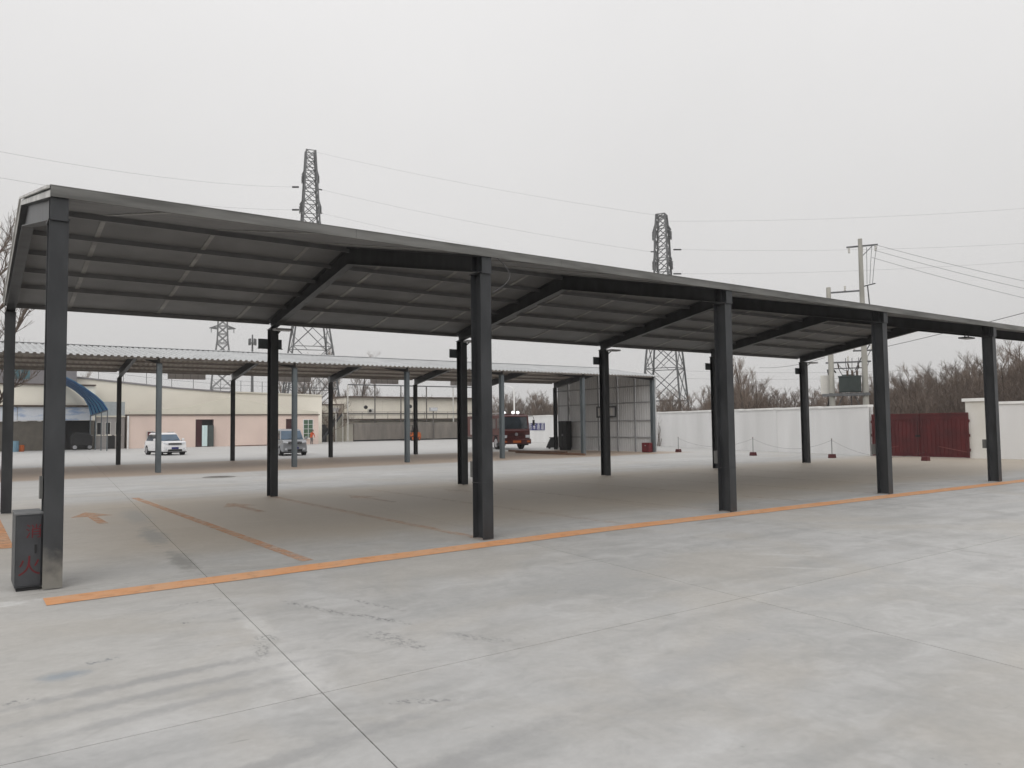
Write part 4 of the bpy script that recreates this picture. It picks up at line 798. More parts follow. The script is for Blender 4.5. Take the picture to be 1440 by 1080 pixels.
MB().box(wk(7.55), wk(10.2), 1.2, 1.3, 0, 2.95).build('bay_shade_sheet', M_BLACK, ws); MB().box(wk(7.54), wk(7.6), .3, 3.2, 0, 2.95).build('bay_side', M_DARK, ws); MB().box(wk(10.2), wk(10.26), .3, 3.2, 0, 2.95).build('bay_side', M_DARK, ws); MB().box(wk(7.6), wk(10.2), .3, 3.2, 2.9, 2.95).build('bay_ceiling', M_DARK, ws)  # black back sheet and near-black lining paint in the open bay's shade
for (xa, xb) in ((3.3, 4.9), (-.6, 1.2), (-4.5, -2.7)): window(ws, wk(xa), wk(xb), 1.2, 7.1, 8.3, M_TEAL, M_GREYW, 2, 1, False)
MB().box(-.2, wk(10.6), .3, 9, 6.25, 6.4).build('floor_slab', M_GREYW, ws)
# grey annex between workshop and pink building
an = thing('annex', 'small grey annex with dark windows between workshop and pink building', 'building', (10.7, 80.2, 0))
MB().box(0, 2.75, 0, .25, 0, 3.3).build('wall', mat('annex_wall', (.40, .38, .37), (.33, .31, .30), .8, .85, coord='World'), an); MB().box(0, 2.8, -.15, 2.0, 3.3, 3.45).build('roof', M_CREAM2, an)
for xa in (.15, .95, 1.9): window(an, xa, xa + .45, 0, 1.5, 2.75, M_DARK, M_CABW, 1, 1)
MB().box(1.2, 1.85, -.04, -.005, .02, 1.4).build('door', M_BLACK, an)
MB().box(.0, 2.75, -.06, 0, 3.46, 4.9).build('mesh_screen', mat('screen', (.4, .43, .44), (.33, .36, .37), 3, .6), an)
# blue half-arch canopy
cn = thing('arched_canopy', 'blue half arch canopy on slim steel posts by the workshop', 'canopy', (6.3, 70, 0))
nearA = [(.5, 6.82), (1.36, 6.35), (2.2, 5.8), (3.08, 5.1), (3.67, 4.52), (4.12, 3.77)]; farA = [(.55, 7.05), (1.4, 6.62), (2.34, 5.99), (3.17, 5.21), (3.63, 4.35), (3.84, 3.41)]
nearA = [(.1, 6.98)] + nearA; farA = [(.1, 7.2)] + farA
def arcat(y): t = y / 9.3; return [(a[0] + (b_[0] - a[0]) * t, a[1] + (b_[1] - a[1]) * t) for a, b_ in zip(nearA, farA)]
for q in range(5):
    ya, yb = q * 1.86, q * 1.86 + 1.85; b = MB(); A1_, A2_ = arcat(ya), arcat(yb); n_ = len(A1_)
    for dz in (0, .05):
        for (x, z), (x2, z2) in zip(A1_, A2_): b.v += [(x + dz * .6, ya, z + dz), (x2 + dz * .6, yb, z2 + dz)]
    for i in range(n_ - 1):
        b.f += [(2 * i, 2 * i + 1, 2 * i + 3, 2 * i + 2), (2 * n_ + 2 * i, 2 * n_ + 2 * i + 2, 2 * n_ + 2 * i + 3, 2 * n_ + 2 * i + 1), (2 * i, 2 * i + 2, 2 * n_ + 2 * i + 2, 2 * n_ + 2 * i), (2 * i + 1, 2 * n_ + 2 * i + 1, 2 * n_ + 2 * i + 3, 2 * i + 3)]
    b.build('canopy_sheet', M_BLUE, cn); MB().tube([(x - .03, ya + .1, z - .05) for x, z in arcat(ya + .1)], .035, 6).build('rib', M_SIGNBL, cn)
for y in (.1, 3.1, 6.2, 9.2):
    xx, zz = arcat(y)[-1]; MB().tube([(xx - .02, y, 0), (xx - .02, y, zz)], .05, 8).build('post', M_STEELF, cn)
MB().bar((nearA[-1][0] - .02, 0, nearA[-1][1]), (farA[-1][0] - .02, 9.3, farA[-1][1]), .08, .12).build('eave_beam', M_STEELF, cn)
for y in (.1, 9.2):
    xx, zz = arcat(y)[0]; MB().tube([(xx, y, 0), (xx, y, zz)], .07, 8).build('post', M_STEELF, cn)
# drums, bin, crate heap by the workshop
def drum(name, label, x, y, m, h=.9, r=.3):
    o = thing(name, label, 'drum', (x, y, 0), 0); MB().tube([(0, 0, 0), (0, 0, h * .33), (0, 0, h * .34), (0, 0, h * .66), (0, 0, h * .67), (0, 0, h)], [r, r, r * 1.04, r * 1.04, r, r], 16).build('shell', m, o); MB().tube([(0, 0, h), (0, 0, h + .03)], r * .9, 14).build('lid', m, o)
q1, q2 = PY(19, 633, 76.5), PY(29, 632, 76.9)
drum('drum', 'faded blue drum standing before the roller shutters', q1.x, 76.5, mat('drum_blue', (.2, .33, .42), (.16, .27, .35), 3, .6), 1.0, .42); drum('drum', 'small orange drum standing before the roller shutters', q2.x, 76.9, M_ORANGE, .6, .3)
o = thing('motor_tricycle', 'dark covered cargo cart parked under the blue canopy', 'cart', (9.2, 78.0, 0)); MB().prism([(-.9, .45), (.9, .45), (.95, 1.35), (.5, 1.7), (-.6, 1.75), (-.95, 1.3)], 'y', -.55, .55).build('body', M_BLACK, o, bevel=.06)
for x, y in ((-.6, -.45), (-.6, .45), (.75, 0)): wheel(o, x, y, .28, .14, M_CHROME)
MB().bar((.95, -.35, 1.45), (.95, .35, 1.45), .04, .04).build('handlebar', M_CHROME, o); MB().bar((.95, 0, 1.2), (.95, 0, 1.45), .05, .05, (0, 1, 0)).build('steering_post', M_CHROME, o)

# two storey site office of cream panels, walkway, frame and stair
of = thing('site_office', 'two storey cream panel site office behind a grey brown sheet fence', 'building', (43.6, 92.5, 0))
for k in range(8):
    x0, x1 = k * 3.0 + .01, k * 3.0 + 2.99
    MB().box(x0, x1, 0, .12, 0, 2.95).build('lower_panel', M_CREAM, of); MB().box(x0, x1, .6, .72, 3.15, 6.2).build('upper_panel', M_CREAM, of)
    window(of, x0 + .35, x0 + 1.15, 0, 1.3, 2.4, M_GLASS, M_WPAINT, 1, 1, False) if k % 2 else None
    if k in (1, 3, 6): 
        ac = MB().box(x0 + .6, x0 + 1.4, .2, .58, 4.0, 4.6).build('air_conditioner', M_CABW, of); MB().disc((x0 + .85, .19, 4.3), (0, 1, 0), .22, .02, 16).build('fan_grille', M_BLACK, ac)
MB().box(-.1, 24.1, -1.2, .6, 2.96, 3.14).build('walkway', M_BRWN, of); MB().box(-.2, 24.2, -.1, 6.2, 6.2, 6.38).build('roof', M_BRWN, of)
for s_ in (0, 23.88): MB().box(s_, s_ + .12, .12, 6, 0, 6.2).build('side_wall', M_CREAM, of)
for k in range(13): MB().bar((k * 2, -1.1, 3.14), (k * 2, -1.1, 4.15), .04, .04, (0, 1, 0)).build('rail_post', M_BRWN, of)
for z in (3.65, 4.12): MB().bar((0, -1.1, z), (24, -1.1, z), .04, .04).build('handrail', M_BRWN, of)
fr = thing('scaffold', 'tall open steel scaffold standing in front of the site office', 'scaffold', (43.1, 90.6, 0))
for k, x in enumerate((0, 4.1, 8.2, 12.4, 17.0, 21.0)): MB().bar((x, 0, 0), (x, 0, 7.9), .13, .13, (0, 1, 0)).build('post', M_CABW if k in (0, 4) else M_FPURL, fr)
for z, t in ((7.88, .16), (3.84, .2)): MB().bar((0, -.09, z), (24, -.09, z), .06, t).build('beam', M_FPURL if z < 5 else M_LATT, fr)
for x in (2.6, 9.6, 18.6): MB().disc((x, -.2, 4.9 if x > 5 else 4.75), (0, 1, .3), .26, .2, 14).build('work_lamp', M_BLACK, fr)
fe = thing('sheet_fence', 'grey brown corrugated sheet fence at the foot of the site office', 'fence', (43.8, 90.2, 0))
b = MB(); pr = []
for k in range(10): pr += [(k * .2, 0), (k * .2 + .1, 0), (k * .2 + .12, .05), (k * .2 + .18, .05)]
pr.append((2.0, 0))
for x, y in pr: b.v += [(x, y, .18), (x, y, 2.55)]
for i in range(len(pr) - 1): b.f.append((2 * i, 2 * i + 2, 2 * i + 3, 2 * i + 1))
fm = b.mesh('sheet', M_FENCE)
for k in range(10): put('sheet', fm, fe, (k * 2.0, 0, rng_.uniform(-.04, .04)))
MB().box(0, 20, .06, .12, 2.3, 2.4).build('rail', M_BRWN, fe); MB().box(0, 20, .06, .14, 0, .2).build('plinth', M_BLACK, fe)
for k in range(6): MB().bar((k * 4, .1, 0), (k * 4, .1, 2.5), .08, .08, (0, 1, 0)).build('post', M_BRWN, fe)
ss = thing('steel_stair', 'dark steel staircase climbing to the cream office landing', 'staircase', (38.6, 91.3, 0))
MB().bar((3.9, 0, 3.84), (.9, 0, .1), .08, .35).build('stringer', M_STEEL, ss); MB().bar((3.9, 1.0, 3.84), (.9, 1.0, .1), .08, .35).build('stringer', M_STEEL, ss)
for k in range(18): t = k / 17; MB().box(.9 + 3 * t - .12, .9 + 3 * t + .12, .04, .96, .1 + 3.74 * t, .14 + 3.74 * t).build('tread', M_STEEL, ss)
MB().box(-.0, 2.2, 1.2, 1.3, 0, 2.4).build('side_screen', M_STEEL, ss)
for x in (3.0, 4.0): MB().bar((x, -.1, 0), (x, -.1, 3.9), .12, .12, (0, 1, 0)).build('post', M_CABW, ss)
MB().box(-.2, 5.0, .0, 1.4, 3.86, 3.98).build('landing', M_BRWN, ss)
MB().bar((3.9, -.02, 4.85), (.9, -.02, 1.1), .04, .05).build('handrail', M_STEEL, ss)
lh = thing('stair_house', 'cream walled block with dark window and vent behind the steel stair', 'building', (38.2, 93.0, 0))
MB().box(0, 5.2, 0, .2, 0, 5.1).build('wall', M_CREAM2, lh); MB().box(-.1, 5.3, -.1, 4, 5.1, 5.25).build('roof', M_BRWN, lh); window(lh, .6, 1.6, 0, 4.1, 4.9, M_DARK, M_CABW, 2, 1); window(lh, 3.2, 4.6, 0, 4.2, 4.75, M_BOARD, M_CABW, 4, 1)
vt = MB().box(.7, 1.5, -.3, -.005, 2.5, 3.2).build('air_conditioner', M_BLACK, lh); MB().disc((1.1, -.31, 2.85), (0, 1, 0), .25, .02, 16).build('fan_grille', M_BOARD, vt)
lp = thing('yard_lamp', 'slender lamp post with boxy head before the site office', 'lamp post', (56.3, 90.0, 0))
MB().tube([(0, 0, 0), (0, 0, 4.2)], [.12, .08], 10).build('post', M_FPURL, lp); MB().box(-.6, .6, -.25, .25, 4.2, 4.75).build('head', M_BOARD, lp, bevel=.03); MB().box(-.5, .5, -.262, -.251, 4.28, 4.67).build('lens', M_LAMP, lp)
px_ = AT(723, 560, 88)
lp = thing('street_lamp', 'pale street lamp post rising behind the fire engine', 'street lamp', (px_.x, px_.y, 0), R(-55))
MB().tube([(0, 0, 0), (0, 0, 6.1)], [.11, .07], 10).build('post', M_COPE, lp); MB().tube([(0, 0, 6.0), (-.5, 0, 6.35), (-1.2, 0, 6.4)], .04, 8).build('arm', M_COPE, lp); MB().box(-1.7, -1.15, -.13, .13, 6.34, 6.44).build('head', M_STEEL, lp, bevel=.03)

# manhole cover in the yard
p = G(308, 671)
mh = thing('manhole_cover', 'round iron manhole cover set in the concrete between the two sheds', 'manhole cover', (p.x, p.y, 0))
MB().tube([(0, 0, .001), (0, 0, .014)], .42, 28).build('cover', M_IRON, mh)
rim = MB(); n_ = 28
for k in range(n_):
    a = 2 * math.pi * k / n_
    for r_, z in ((.43, .004), (.43, .02), (.55, .02), (.62, .004)): rim.v.append((r_ * math.cos(a), r_ * math.sin(a), z))
for k in range(n_):
    k2 = (k + 1) % n_
    for q in range(3): rim.f.append((k * 4 + q, k * 4 + q + 1, k2 * 4 + q + 1, k2 * 4 + q))
rim.build('rim', M_IRON, mh)
for k in range(3): MB().box(-.3, .3, -.2 + k * .18, -.16 + k * .18, .014, .022).build('rib', M_IRON, mh)

# ------------------------------------------------------------------ pole-mounted transformer behind the wall
pA, pB = Vector((42.3, 14.55, 0)), Vector((41.35, 16.1, 0)); ax = (pB - pA).normalized(); Lp = (pB - pA).length
tr = thing('transformer_station', 'two concrete poles carrying a green grey transformer and white meter cabinet', 'transformer', pA, math.atan2(ax.y, ax.x))
MB().tube([(0, 0, 0), (.0, 0, 12.6)], [.19, .12], 14).build('pole', M_CONC, tr); MB().tube([(Lp, 0, 0), (Lp, 0, 9.85)], [.19, .13], 14).build('pole', M_CONC, tr)
for y in (-.24, .24): MB().bar((-.25, y, 3.42), (Lp + .55, y, 3.42), .08, .14).build('platform_beam', M_LATT, tr)
for k in range(8): MB().box(-.2 + k * .28, .02 + k * .28, -.3, .3, 3.49, 3.52).build('platform_plank', M_LATT, tr)
tk = MB().box(.22, 1.42, -.32, .32, 3.56, 4.45).build('tank', M_TRAFO, tr, bevel=.03); MB().box(.18, 1.46, -.36, .36, 4.452, 4.52).build('lid', M_TRAFO, tk)
for k in range(9):
    for y in (-1, 1): MB().box(.3 + k * .13, .34 + k * .13, y * .33 - .07, y * .33 + .07, 3.62, 4.38).build('radiator_fin', M_TRAFO, tk)
for k in range(3):
    bs = MB()
    x = .42 + k * .26
    for j in range(4): bs.tube([(x, 0, 4.52 + j * .08), (x, 0, 4.56 + j * .08), (x, 0, 4.6 + j * .08)], [.05, .075, .04], 10)
    bs.build('bushing', M_BRWN, tk)
cbn = MB().box(Lp + .05, Lp + .62, -.62, -.28, 3.5, 4.62).build('meter_cabinet', M_CABW, tr, bevel=.01); MB().box(Lp + .14, Lp + .32, -.635, -.62, 4.32, 4.48).build('meter_window', M_BLACK, cbn); MB().box(Lp + .3, Lp + .33, -.645, -.62, 3.95, 4.1).build('handle', M_BLACK, cbn)
def insul(par, p, up=(0, 0, 1), h=.3, r=.07):
    b = MB(); p = Vector(p); u = Vector(up).normalized()
    for j in range(3): b.tube([p + u * (j * h / 3), p + u * (j * h / 3 + h / 6), p + u * ((j + 1) * h / 3)], [r * .5, r, r * .5], 10)
    return b.build('insulator', M_CABW, par)
for z, x0, x1 in ((12.2, -.95, .75), (9.55, -.1, Lp + .1), (5.35, -.35, Lp + .3), (6.0, -.5, .6)):
    ca = MB().bar((x0, -.15, z), (x1, -.15, z), .07, .09).build('crossarm', M_LATT, tr)
    for t in (.08, .5, .92): insul(ca, (x0 + (x1 - x0) * t, -.15, z + (.04 if z != 12.2 else -.36)), h=.32)
    MB().bar((0, -.13, z - .7), (x0 * .7 + .01, -.13, z - .05), .04, .04).build('strut', M_LATT, tr)
MB().bar((-.1, -.2, 9.8), (-.75, -.35, 9.95), .05, .06).build('switch_arm', M_STEEL, tr)
for k in range(3):
    xx = -.35 - k * .28
    MB().tube(sag((xx, -.2, 12.1), (-.3 - k * .15, -.3, 9.95), -.12 * k - .05) , .014, 5).build('jumper_wire', M_WIRE, tr)
MB().tube([(-.32, -.22, 9.85), (-.42, -.24, 8.2), (-.3, -.22, 6.3), (.2, -.15, 5.5), (.5, -.05, 4.85)], .035, 7).build('cable', M_WIRE, tr)
MB().tube([(Lp - .25, -.2, 4.75), (Lp - .05, -.25, 5.05), (Lp + .2, -.3, 4.95), (Lp + .12, -.35, 4.4), (Lp + .12, -.4, 3.4), (Lp + .3, -.42, 2.6)], .045, 7).build('cable', M_BLACK, tr)
for k in range(3): MB().tube([(.42 + k * .26, 0, 4.84), (.35 + k * .33, -.1, 5.1), (.3 + k * .36, -.15, 5.6)], .018, 5).build('lead', M_WIRE, tr)
for k in range(3):
    xk = .3 + k * .55; fu = MB().tube([(xk, -.3, 5.0), (xk + .05, -.42, 5.3)], .04, 8).build('fuse', M_BRWN, tr); MB().tube(sag((xk + .05, -.42, 5.3), (.42 + k * .26, -.02, 4.85), .12), .016, 5).build('lead', M_BLACK, tr); MB().tube(sag((xk, -.3, 5.0), (1.2 - k * .1, -.3, 4.55), .18), .02, 5).build('lead', M_BLACK, tr)
MB().bar((.1, -.3, 5.0), (1.7, -.3, 5.0), .06, .06).build('fuse_bar', M_LATT, tr)
cons = MB().tube([(.55, -.1, 4.52), (1.25, -.1, 4.52)], .1, 10); cons.build('conservator', M_TRAFO, tr)
for xx in (.05, Lp - .05):
    MB().bar((xx, -.2, 2.2), (Lp / 2 + (xx - Lp / 2) * .35, -.2, 3.38), .05, .05).build('brace', M_LATT, tr)
MB().tube([(.75, -.35, 3.4), (.78, -1.0, 2.95), (.8, -2.0, 2.88), (.8, -2.42, 2.8), (.83, -2.44, 1.4), (.8, -2.46, .02)], .03, 7).build('drop_cable', M_WIRE, tr)

# ------------------------------------------------------------------ lattice pylons
def pylon(name, label, base, rz, prof, arms, cat='pylon', mr=.07, grp='lattice pylons'):
    o = thing(name, label, cat, base, rz, grp)
    def hw(z):
        for (z0, w0), (z1, w1) in zip(prof, prof[1:]):
            if z0 <= z <= z1: return w0 + (w1 - w0) * (z - z0) / (z1 - z0)
        return prof[-1][1]
    H = prof[-1][0]; zs = [0.0]
    while zs[-1] < H - .3: zs.append(min(H, zs[-1] + max(1.1, 1.75 * hw(zs[-1]))))
    for sx_, sy_ in ((1, 1), (1, -1), (-1, 1), (-1, -1)):
        lg = MB()
        for a, b_ in zip([p[0] for p in prof], [p[0] for p in prof][1:]): lg.bar((sx_ * hw(a), sy_ * hw(a), a), (sx_ * hw(b_), sy_ * hw(b_), b_), mr * 2.2, mr * 2.2, (0, 1, 0))
        lg.build('leg', M_LATT, o)
    for a, b_ in zip(zs, zs[1:]):
        br = MB(); wa, wb = hw(a), hw(b_)
        ca, cb_ = [(wa, wa), (wa, -wa), (-wa, -wa), (-wa, wa)], [(wb, wb), (wb, -wb), (-wb, -wb), (-wb, wb)]
        for k in range(4):
            k2 = (k + 1) % 4; br.bar((*ca[k], a), (*cb_[k2], b_), mr, mr); br.bar((*ca[k2], a), (*cb_[k], b_), mr, mr); br.bar((*cb_[k], b_), (*cb_[k2], b_), mr, mr)
            if wa > 1.5:
                mA = (Vector((*ca[k], a)) + Vector((*ca[k2], a))) / 2; mm = (Vector((*ca[k], a)) + Vector((*cb_[k], b_))) / 2; br.bar(mA, mm, mr * .7, mr * .7)
        br.build('bracing', M_LATT, o)
    ends = []
    for (z, ln) in arms:
        for s_ in (-1, 1):
            w0 = hw(z); am = MB(); tip = Vector((s_ * (w0 + ln), 0, z + .15))
            for yy in (-w0, w0): am.bar((s_ * w0, yy, z), tip, mr * 1.3, mr * 1.3); am.bar((s_ * w0, yy, z + .9), tip, mr, mr); am.bar((s_ * w0, yy, z), (s_ * (w0 + ln * .5), yy * .5, z + .5), mr * .8, mr * .8)
            ao = am.build('crossarm', M_LATT, o); ends.append((z, s_, tip))
    for (z, ln) in arms:                      # hanging jumper strings round the head
        for s_ in (-1, 1):
            for yy in (-.5, .5):
                b = MB(); p = Vector((s_ * (hw(z) + ln * .8), yy * hw(z), z))
                for j in range(6): b.tube([p - Vector((0, 0, j * .2)), p - Vector((0, 0, j * .2 + .1)), p - Vector((0, 0, j * .2 + .2))], [.06, .17, .06], 7)
                b.build('insulator_string', M_LATT, o)
    return o, ends
def face_cam(p): return math.atan2(p.y - CAM.y, p.x - CAM.x) - math.pi / 2
def strain(par, a, b_, r=.16):       # horizontal string of insulators
    b = MB(); a, b_ = Vector(a), Vector(b_)
    for j in range(9): b.tube([a.lerp(b_, j / 9), a.lerp(b_, (j + .5) / 9), a.lerp(b_, (j + 1) / 9)], [r * .4, r, r * .4], 8)
    return b.build('insulator_string', M_STEEL, par)
B1 = AT(436, 602, 130); B1.z = 0; B2_ = AT(937, 597, 110); B2_.z = 0; B3 = AT(312, 603, 260); B3.z = 0
p1, _ = pylon('lattice_pylon', 'tall lattice pylon rising behind the cream site office', B1, face_cam(B1) + R(8), [(0, 4.7), (13, 3.3), (19, 2.5), (35, 1.35), (44, .9), (47.4, .72)], [(43.2, .4), (38.2, .5), (34.6, .5)], mr=.11)
p2, _ = pylon('lattice_pylon', 'lattice pylon standing just beyond the white boundary wall', B2_, face_cam(B2_) + R(-14), [(0, 2.9), (11, 2.1), (22, .98), (28.5, .8), (31.2, .6)], [(28.8, .5), (24.6, .4), (21.2, .4)], mr=.10)
p3, _ = pylon('lattice_pylon', 'distant hazy lattice pylon behind the pink and cream buildings', B3, face_cam(B3), [(0, 4.6), (18, 3.0), (30, 1.55), (37, 1.3)], [(33.6, 2.4)], mr=.2)
ctr = AT(355, 475, 200); ctr.z = 0
o = thing('antenna_mast', 'thin antenna mast with clustered dishes far behind the cream building', 'mast', ctr); MB().tube([(0, 0, 0), (0, 0, 25)], [.5, .18], 8).build('pole', M_LATT, o)
for z in (19.5, 23.0):
    for k in range(5): a = k * 1.257; MB().box(.8 * math.cos(a) - .16, .8 * math.cos(a) + .16, .8 * math.sin(a) - .16, .8 * math.sin(a) + .16, z - .6, z + 1.0).build('antenna_panel', M_LATT, o)
    MB().disc((0, 0, z), (0, 0, 1), 1.0, .15, 14).build('platform', M_LATT, o)
def wire(a, b_, s, r, label, grp='overhead wires'):
    tag(MB().tube(sag(a, b_, s, 20), r, 4).build('overhead_wire', M_WIRE), label, 'wire', grp)
def tower_wire(par, pa, da, pb, db, s, label, ins_a=None):
    a, b_ = AT(*pa, da), AT(*pb, db); wire(a, b_, s, .010, label)
wA = 'thin power wire from the pylon behind the office, '
for (pa, pb_, nm, pyl) in (((411, 263), (-120, 190), 'upper one passing over the carport', 1), ((411, 295), (-120, 228), 'lower one passing over the carport', 1)):
    a = AT(*pa, 128.5); wire(a, AT(*pb_, 82), 1.0, .010, wA + nm); k = AT(pa[0] + 9, pa[1], 129.5)
    o = strain(p1, (p1.matrix_basis.inverted() @ a), (p1.matrix_basis.inverted() @ k))
for (pa, pb_, nm) in (((453, 267), (915, 354), 'upper span to the wall pylon'), ((453, 300), (915, 386), 'lower span to the wall pylon'), ((440, 213), (926, 303), 'topmost span to the wall pylon')):
    a, b_ = AT(*pa, 130.5), AT(*pb_, 110.5); wire(a, b_, .6, .010, wA + nm)
    if pa[1] > 220:
        strain(p1, p1.matrix_basis.inverted() @ AT(pa[0] - 9, pa[1] - 1.5, 129.8), p1.matrix_basis.inverted() @ a, .13); strain(p2, p2.matrix_basis.inverted() @ b_, p2.matrix_basis.inverted() @ AT(pb_[0] + 8, pb_[1], 110), .1)
for (pa, pb_, nm) in (((958, 351), (1620, 330), 'upper'), ((958, 385), (1620, 352), 'lower'), ((940, 311), (1620, 278), 'topmost')):
    a = AT(*pa, 109.5); wire(a, AT(*pb_, 125), .8, .009, 'thin power wire above the transformer poles from the wall pylon, ' + nm)
    if pa[1] > 320: strain(p2, p2.matrix_basis.inverted() @ AT(pa[0] - 11, pa[1], 110), p2.matrix_basis.inverted() @ a, .13)
for k, (ya, yb) in enumerate(((345, 440), (347, 450), (352, 462))):
    wire(AT(1234 - 4 * k, ya + 5 * k, 49.6), AT(1700, yb + 4 * k, 62), .35, .010, 'thin wire from the transformer pole crossarm, ' + ('outer', 'middle', 'inner')[k] + ' of three')
wire(AT(1221, 493, 49.5), AT(1620, 391, 36), .1, .014, 'dark cable rising from the transformer poles over the carport roof end')
wire(AT(1068, 517, 66), AT(1160, 503, 50.3), .2, .012, 'thin cable dipping to the transformer poles beside the wood')
for k, (ya, yb) in enumerate(((520, 503), (531, 508))): wire(AT(925, ya, 105), AT(1560, yb, 105), .9, .009, 'faint wire strung in front of the bare wood, ' + ('upper', 'lower')[k] + ' one')

# ------------------------------------------------------------------ bare trees
def gen_tree(seed, H, spread, n1=9, n2=8, n3=7, n4=4, up=.55, trunk_r=.14, clear=.18):
    rn = random.Random(seed); T = MB(); Cw = MB()
    def cone(b, p, q, r0, r1, n_=3):
        d = (q - p); 
        if d.length < 1e-4: return
        d.normalize(); x = d.orthogonal().normalized(); y = d.cross(x); o = len(b.v)
        for c_, r_ in ((p, r0), (q, r1)):
            for k in range(n_): a = 2 * math.pi * k / n_; b.v.append(tuple(c_ + (x * math.cos(a) + y * math.sin(a)) * r_))
        for k in range(n_): k2 = (k + 1) % n_; b.f.append((o + k, o + k2, o + n_ + k2, o + n_ + k))
    pts = [Vector((0, 0, 0))]; nseg_ = 7; d = Vector((rn.uniform(-.08, .08), rn.uniform(-.08, .08), 1))
    for k in range(nseg_): d = (d + Vector((rn.uniform(-.12, .12), rn.uniform(-.12, .12), .1))).normalized(); pts.append(pts[-1] + d * H * .82 / nseg_)
    for k in range(nseg_): cone(T, pts[k], pts[k + 1], trunk_r * (1 - k / nseg_ * .8), trunk_r * (1 - (k + 1) / nseg_ * .8), 7)
    def at(t): t *= nseg_; i = min(int(t), nseg_ - 1); return pts[i].lerp(pts[i + 1], t - i)
    def grow(p, dirn, L, r, lvl, cnt):
        q = p; dd = dirn.copy(); segs = 3 if lvl < 3 else 2; path = [p]
        for s_ in range(segs):
            dd = (dd + Vector((rn.uniform(-.22, .22), rn.uniform(-.22, .22), rn.uniform(-.02, .24)))).normalized(); q2 = q + dd * L / segs
            cone(Cw, q, q2, r * (1 - s_ / segs * .6), r * (1 - (s_ + 1) / segs * .6), 4 if lvl == 1 else 3); q = q2; path.append(q)
        if not cnt: return
        for k in range(cnt[0]):
            t = rn.uniform(.25, 1) * segs; i = min(int(t), segs - 1); pp = path[i].lerp(path[i + 1], t - i)
            pv = Vector((rn.uniform(-1, 1), rn.uniform(-1, 1), rn.uniform(-.3, .8))).normalized(); nd_ = (dd * .75 + pv * .75 + Vector((0, 0, .2))).normalized()
            grow(pp, nd_, L * rn.uniform(.38, .62), max(r * .45, .0045), lvl + 1, cnt[1:])
    for k in range(n1):
        t = clear + (1 - clear) * (k + rn.random() * .6) / n1; a = k * 2.4 + rn.uniform(-.4, .4); u_ = up + rn.uniform(-.15, .25)
        dirn = Vector((math.cos(a) * (1 - u_ * .5), math.sin(a) * (1 - u_ * .5), u_)).normalized()
        grow(at(min(t, .99)), dirn, spread * (1.05 - .55 * t) * rn.uniform(.8, 1.15), trunk_r * .42 * (1.1 - .6 * t), 1, (n2, n3, n4))
    return T.mesh('trunk', M_BARK), Cw.mesh('crown', M_TWIG)
VAR = [gen_tree(11, 7.0, 2.6), gen_tree(23, 6.4, 2.9, up=.4, clear=.1), gen_tree(37, 8.6, 2.4, up=.75), gen_tree(41, 6.0, 2.3, n1=11, up=.6, clear=.05), gen_tree(53, 9.5, 3.2, n1=10, up=.5, trunk_r=.18)]
def tree(x, y, v, s, rz, label, grp, name='bare_tree'):
    o = thing(name, label, 'tree', (x, y, 0), rz, grp); o.scale = (s, s, s); put('trunk', VAR[v][0], o); put('crown', VAR[v][1], o); return o
rt = random.Random(77)
LB = ['slim bare tree in the brown wood beyond the white wall', 'spreading bare tree in the brown wood beyond the white wall', 'tall upright bare tree in the brown wood beyond the white wall', 'low bushy bare tree in the brown wood beyond the white wall', 'large bare tree in the brown wood beyond the white wall']
def ptop(px, d, ytop): return (594 - ytop) * d / FPX + 1.8
HT = [max(v.co.z for v in q[1].vertices) for q in VAR]
def wood(px, d, ytop, v=None):
    v = rt.choice((0, 1, 2, 3)) if v is None else v; p = AT(px, 590, d); s = ptop(px, d, ytop) / HT[v]
    kind = ('slim', 'spreading', 'tall upright', 'low bushy', 'large')[v]
    where = 'behind the blue sign on the white wall' if px < 850 else 'around the pylon by the wall' if px < 1005 else 'flanking its tallest tree' if px < 1105 else 'behind the transformer poles' if px < 1232 else 'behind the maroon gate' if px < 1365 else 'past the gate pier'
    tree(p.x, p.y, v, s, rt.uniform(0, 6.28), kind + ' bare tree in the brown wood ' + where, kind + ' trees ' + where)
def skyline(px):            # top of the wood in the photograph, by direction
    t = [(720, 545), (760, 540), (795, 548), (930, 545), (985, 552), (1040, 530), (1090, 545), (1110, 552), (1180, 540), (1250, 528), (1280, 518), (1320, 520), (1370, 512), (1400, 520), (1440, 505), (1600, 500)]
    for (a, b_), (c_, d_) in zip(t, t[1:]):
        if a <= px <= c_: return b_ + (d_ - b_) * (px - a) / (c_ - a)
    return 530
for px in range(930, 1600, 11):
    for _ in range(2): wood(px + rt.uniform(-6, 6), rt.uniform(74, 104) if px < 1150 else rt.uniform(60, 92), skyline(px) + rt.uniform(-9, 18))
for px in range(700, 800, 9):
    for _ in range(2): wood(px + rt.uniform(-5, 5), rt.uniform(100, 128), skyline(max(px, 720)) + rt.uniform(-2, 12))
def special(px, d, ytop, v, label, grp='standalone bare trees'):
    p = AT(px, 600, d); tree(p.x, p.y, v, ptop(px, d, ytop) / HT[v], rt.uniform(0, 6.28), label, grp)
special(1051, 72, 492, 2, 'tall upright bare tree standing out of the wood beside the carport column'); special(1036, 74, 512, 2, 'pale slender bare tree close beside the tallest one in the wood'); special(1068, 73, 515, 0, 'leaning bare tree to the gate side of the tallest one in the wood')
special(1432, 66, 478, 4, 'large bare tree rising over the wall beyond the maroon gate'); special(1372, 70, 500, 1, 'greenish grey bare tree rising above the wood behind the gate pier')
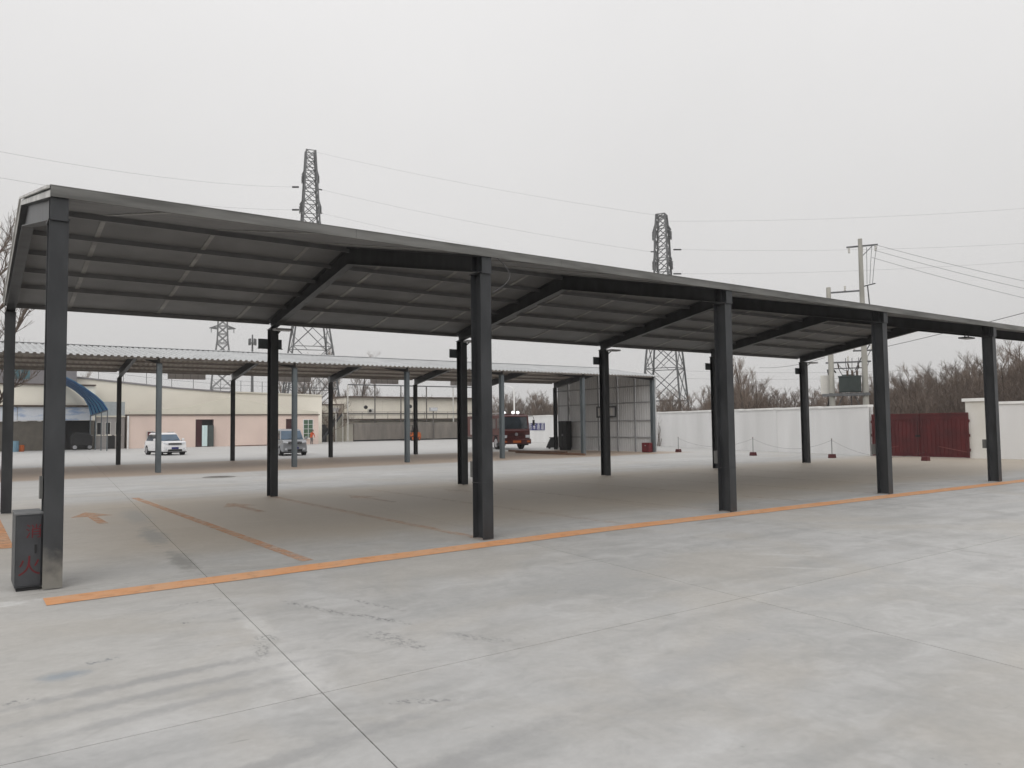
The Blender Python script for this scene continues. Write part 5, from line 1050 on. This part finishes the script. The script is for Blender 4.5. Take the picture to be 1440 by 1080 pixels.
for k, (px, d, yt, v) in enumerate(((392, 150, 500, 2), (418, 150, 486, 2), (446, 155, 492, 4), (474, 150, 478, 2), (503, 155, 484, 2), (524, 150, 520, 0), (556, 155, 540, 1), (600, 160, 545, 3), (640, 165, 540, 1), (672, 160, 538, 3))):
    special(px, d, yt, v, 'bare tree far behind the site office and pylon, ' + WORD[k] + ' from the pink building', 'bare trees behind the site office')
special(432, 112, 528, 4, 'dense bare tree between the pink building and the office stair'); special(470, 110, 545, 1, 'low bare tree behind the office stair')
p = AT(-22, 620, 46); o = tree(p.x, p.y, 4, 14.2 / HT[4], 1.0, 'big bare tree beside the open end of the carport', 'standalone bare trees')
p = AT(60, 620, 100); tree(p.x, p.y, 1, 1.25, 2.0, 'bare tree showing above the workshop roof', 'standalone bare trees'); p = AT(118, 620, 104); tree(p.x, p.y, 0, 1.2, 4.0, 'thin bare tree behind the roof posts of the cream building', 'standalone bare trees')
# undergrowth that fills the foot of the wood
br = MB(); rb_ = random.Random(3)
for k in range(38000):
    px = rb_.uniform(905, 1620) if rb_.random() < .86 else rb_.uniform(690, 800)
    d = (rb_.uniform(66, 108) if px < 1150 else rb_.uniform(56, 96)) if px > 850 else rb_.uniform(98, 128)
    p = AT(px, 590, d); h = ptop(px, d, skyline(max(px, 720)) + rb_.uniform(10, 42)) * rb_.uniform(.8, 1.0)
    lean = Vector((rb_.uniform(-.35, .35), rb_.uniform(-.35, .35), 1)) * h; a = rb_.uniform(0, 6.28); r_ = rb_.uniform(.012, .03); s_ = Vector((math.cos(a), math.sin(a), 0)) * r_
    q = Vector((p.x, p.y, 0)); md = q + lean * .55; o_ = len(br.v); br.v += [tuple(q - s_), tuple(q + s_), tuple(md + s_ * .7), tuple(md - s_ * .7)]; br.f.append((o_, o_ + 1, o_ + 2, o_ + 3))
    for j in range(4):
        st_ = q + lean * rb_.uniform(.3, .85); e_ = st_ + Vector((rb_.uniform(-1, 1), rb_.uniform(-1, 1), rb_.uniform(.2, 1.2))) * .75; o_ = len(br.v); br.v += [tuple(st_ - s_ * .5), tuple(st_ + s_ * .5), tuple(e_)]; br.f.append((o_, o_ + 1, o_ + 2))
me = bpy.data.meshes.new('undergrowth'); me.from_pydata(br.v, [], br.f); me.materials.append(M_BRUSH)
tag(put('undergrowth', me), 'tangled brown undergrowth filling the wood beyond the wall', kind='stuff')

# ------------------------------------------------------------------ winter smog
hz = MB().box(-415, 475, -385, 505, -1.05, 52).build('haze', None); hz.data.materials.clear()
hm = bpy.data.materials.new('haze_volume'); hm.use_nodes = True; hn = hm.node_tree.nodes; hn.clear()
ho = hn.new('ShaderNodeOutputMaterial'); hv = hn.new('ShaderNodeVolumePrincipled'); hv.inputs['Color'].default_value = (.99, .99, .985, 1); hv.inputs['Density'].default_value = .0007; hv.inputs['Anisotropy'].default_value = .3
hm.node_tree.links.new(hv.outputs[0], ho.inputs['Volume']); hz.data.materials.append(hm); tag(hz, 'pale winter smog over the yard', kind='stuff')
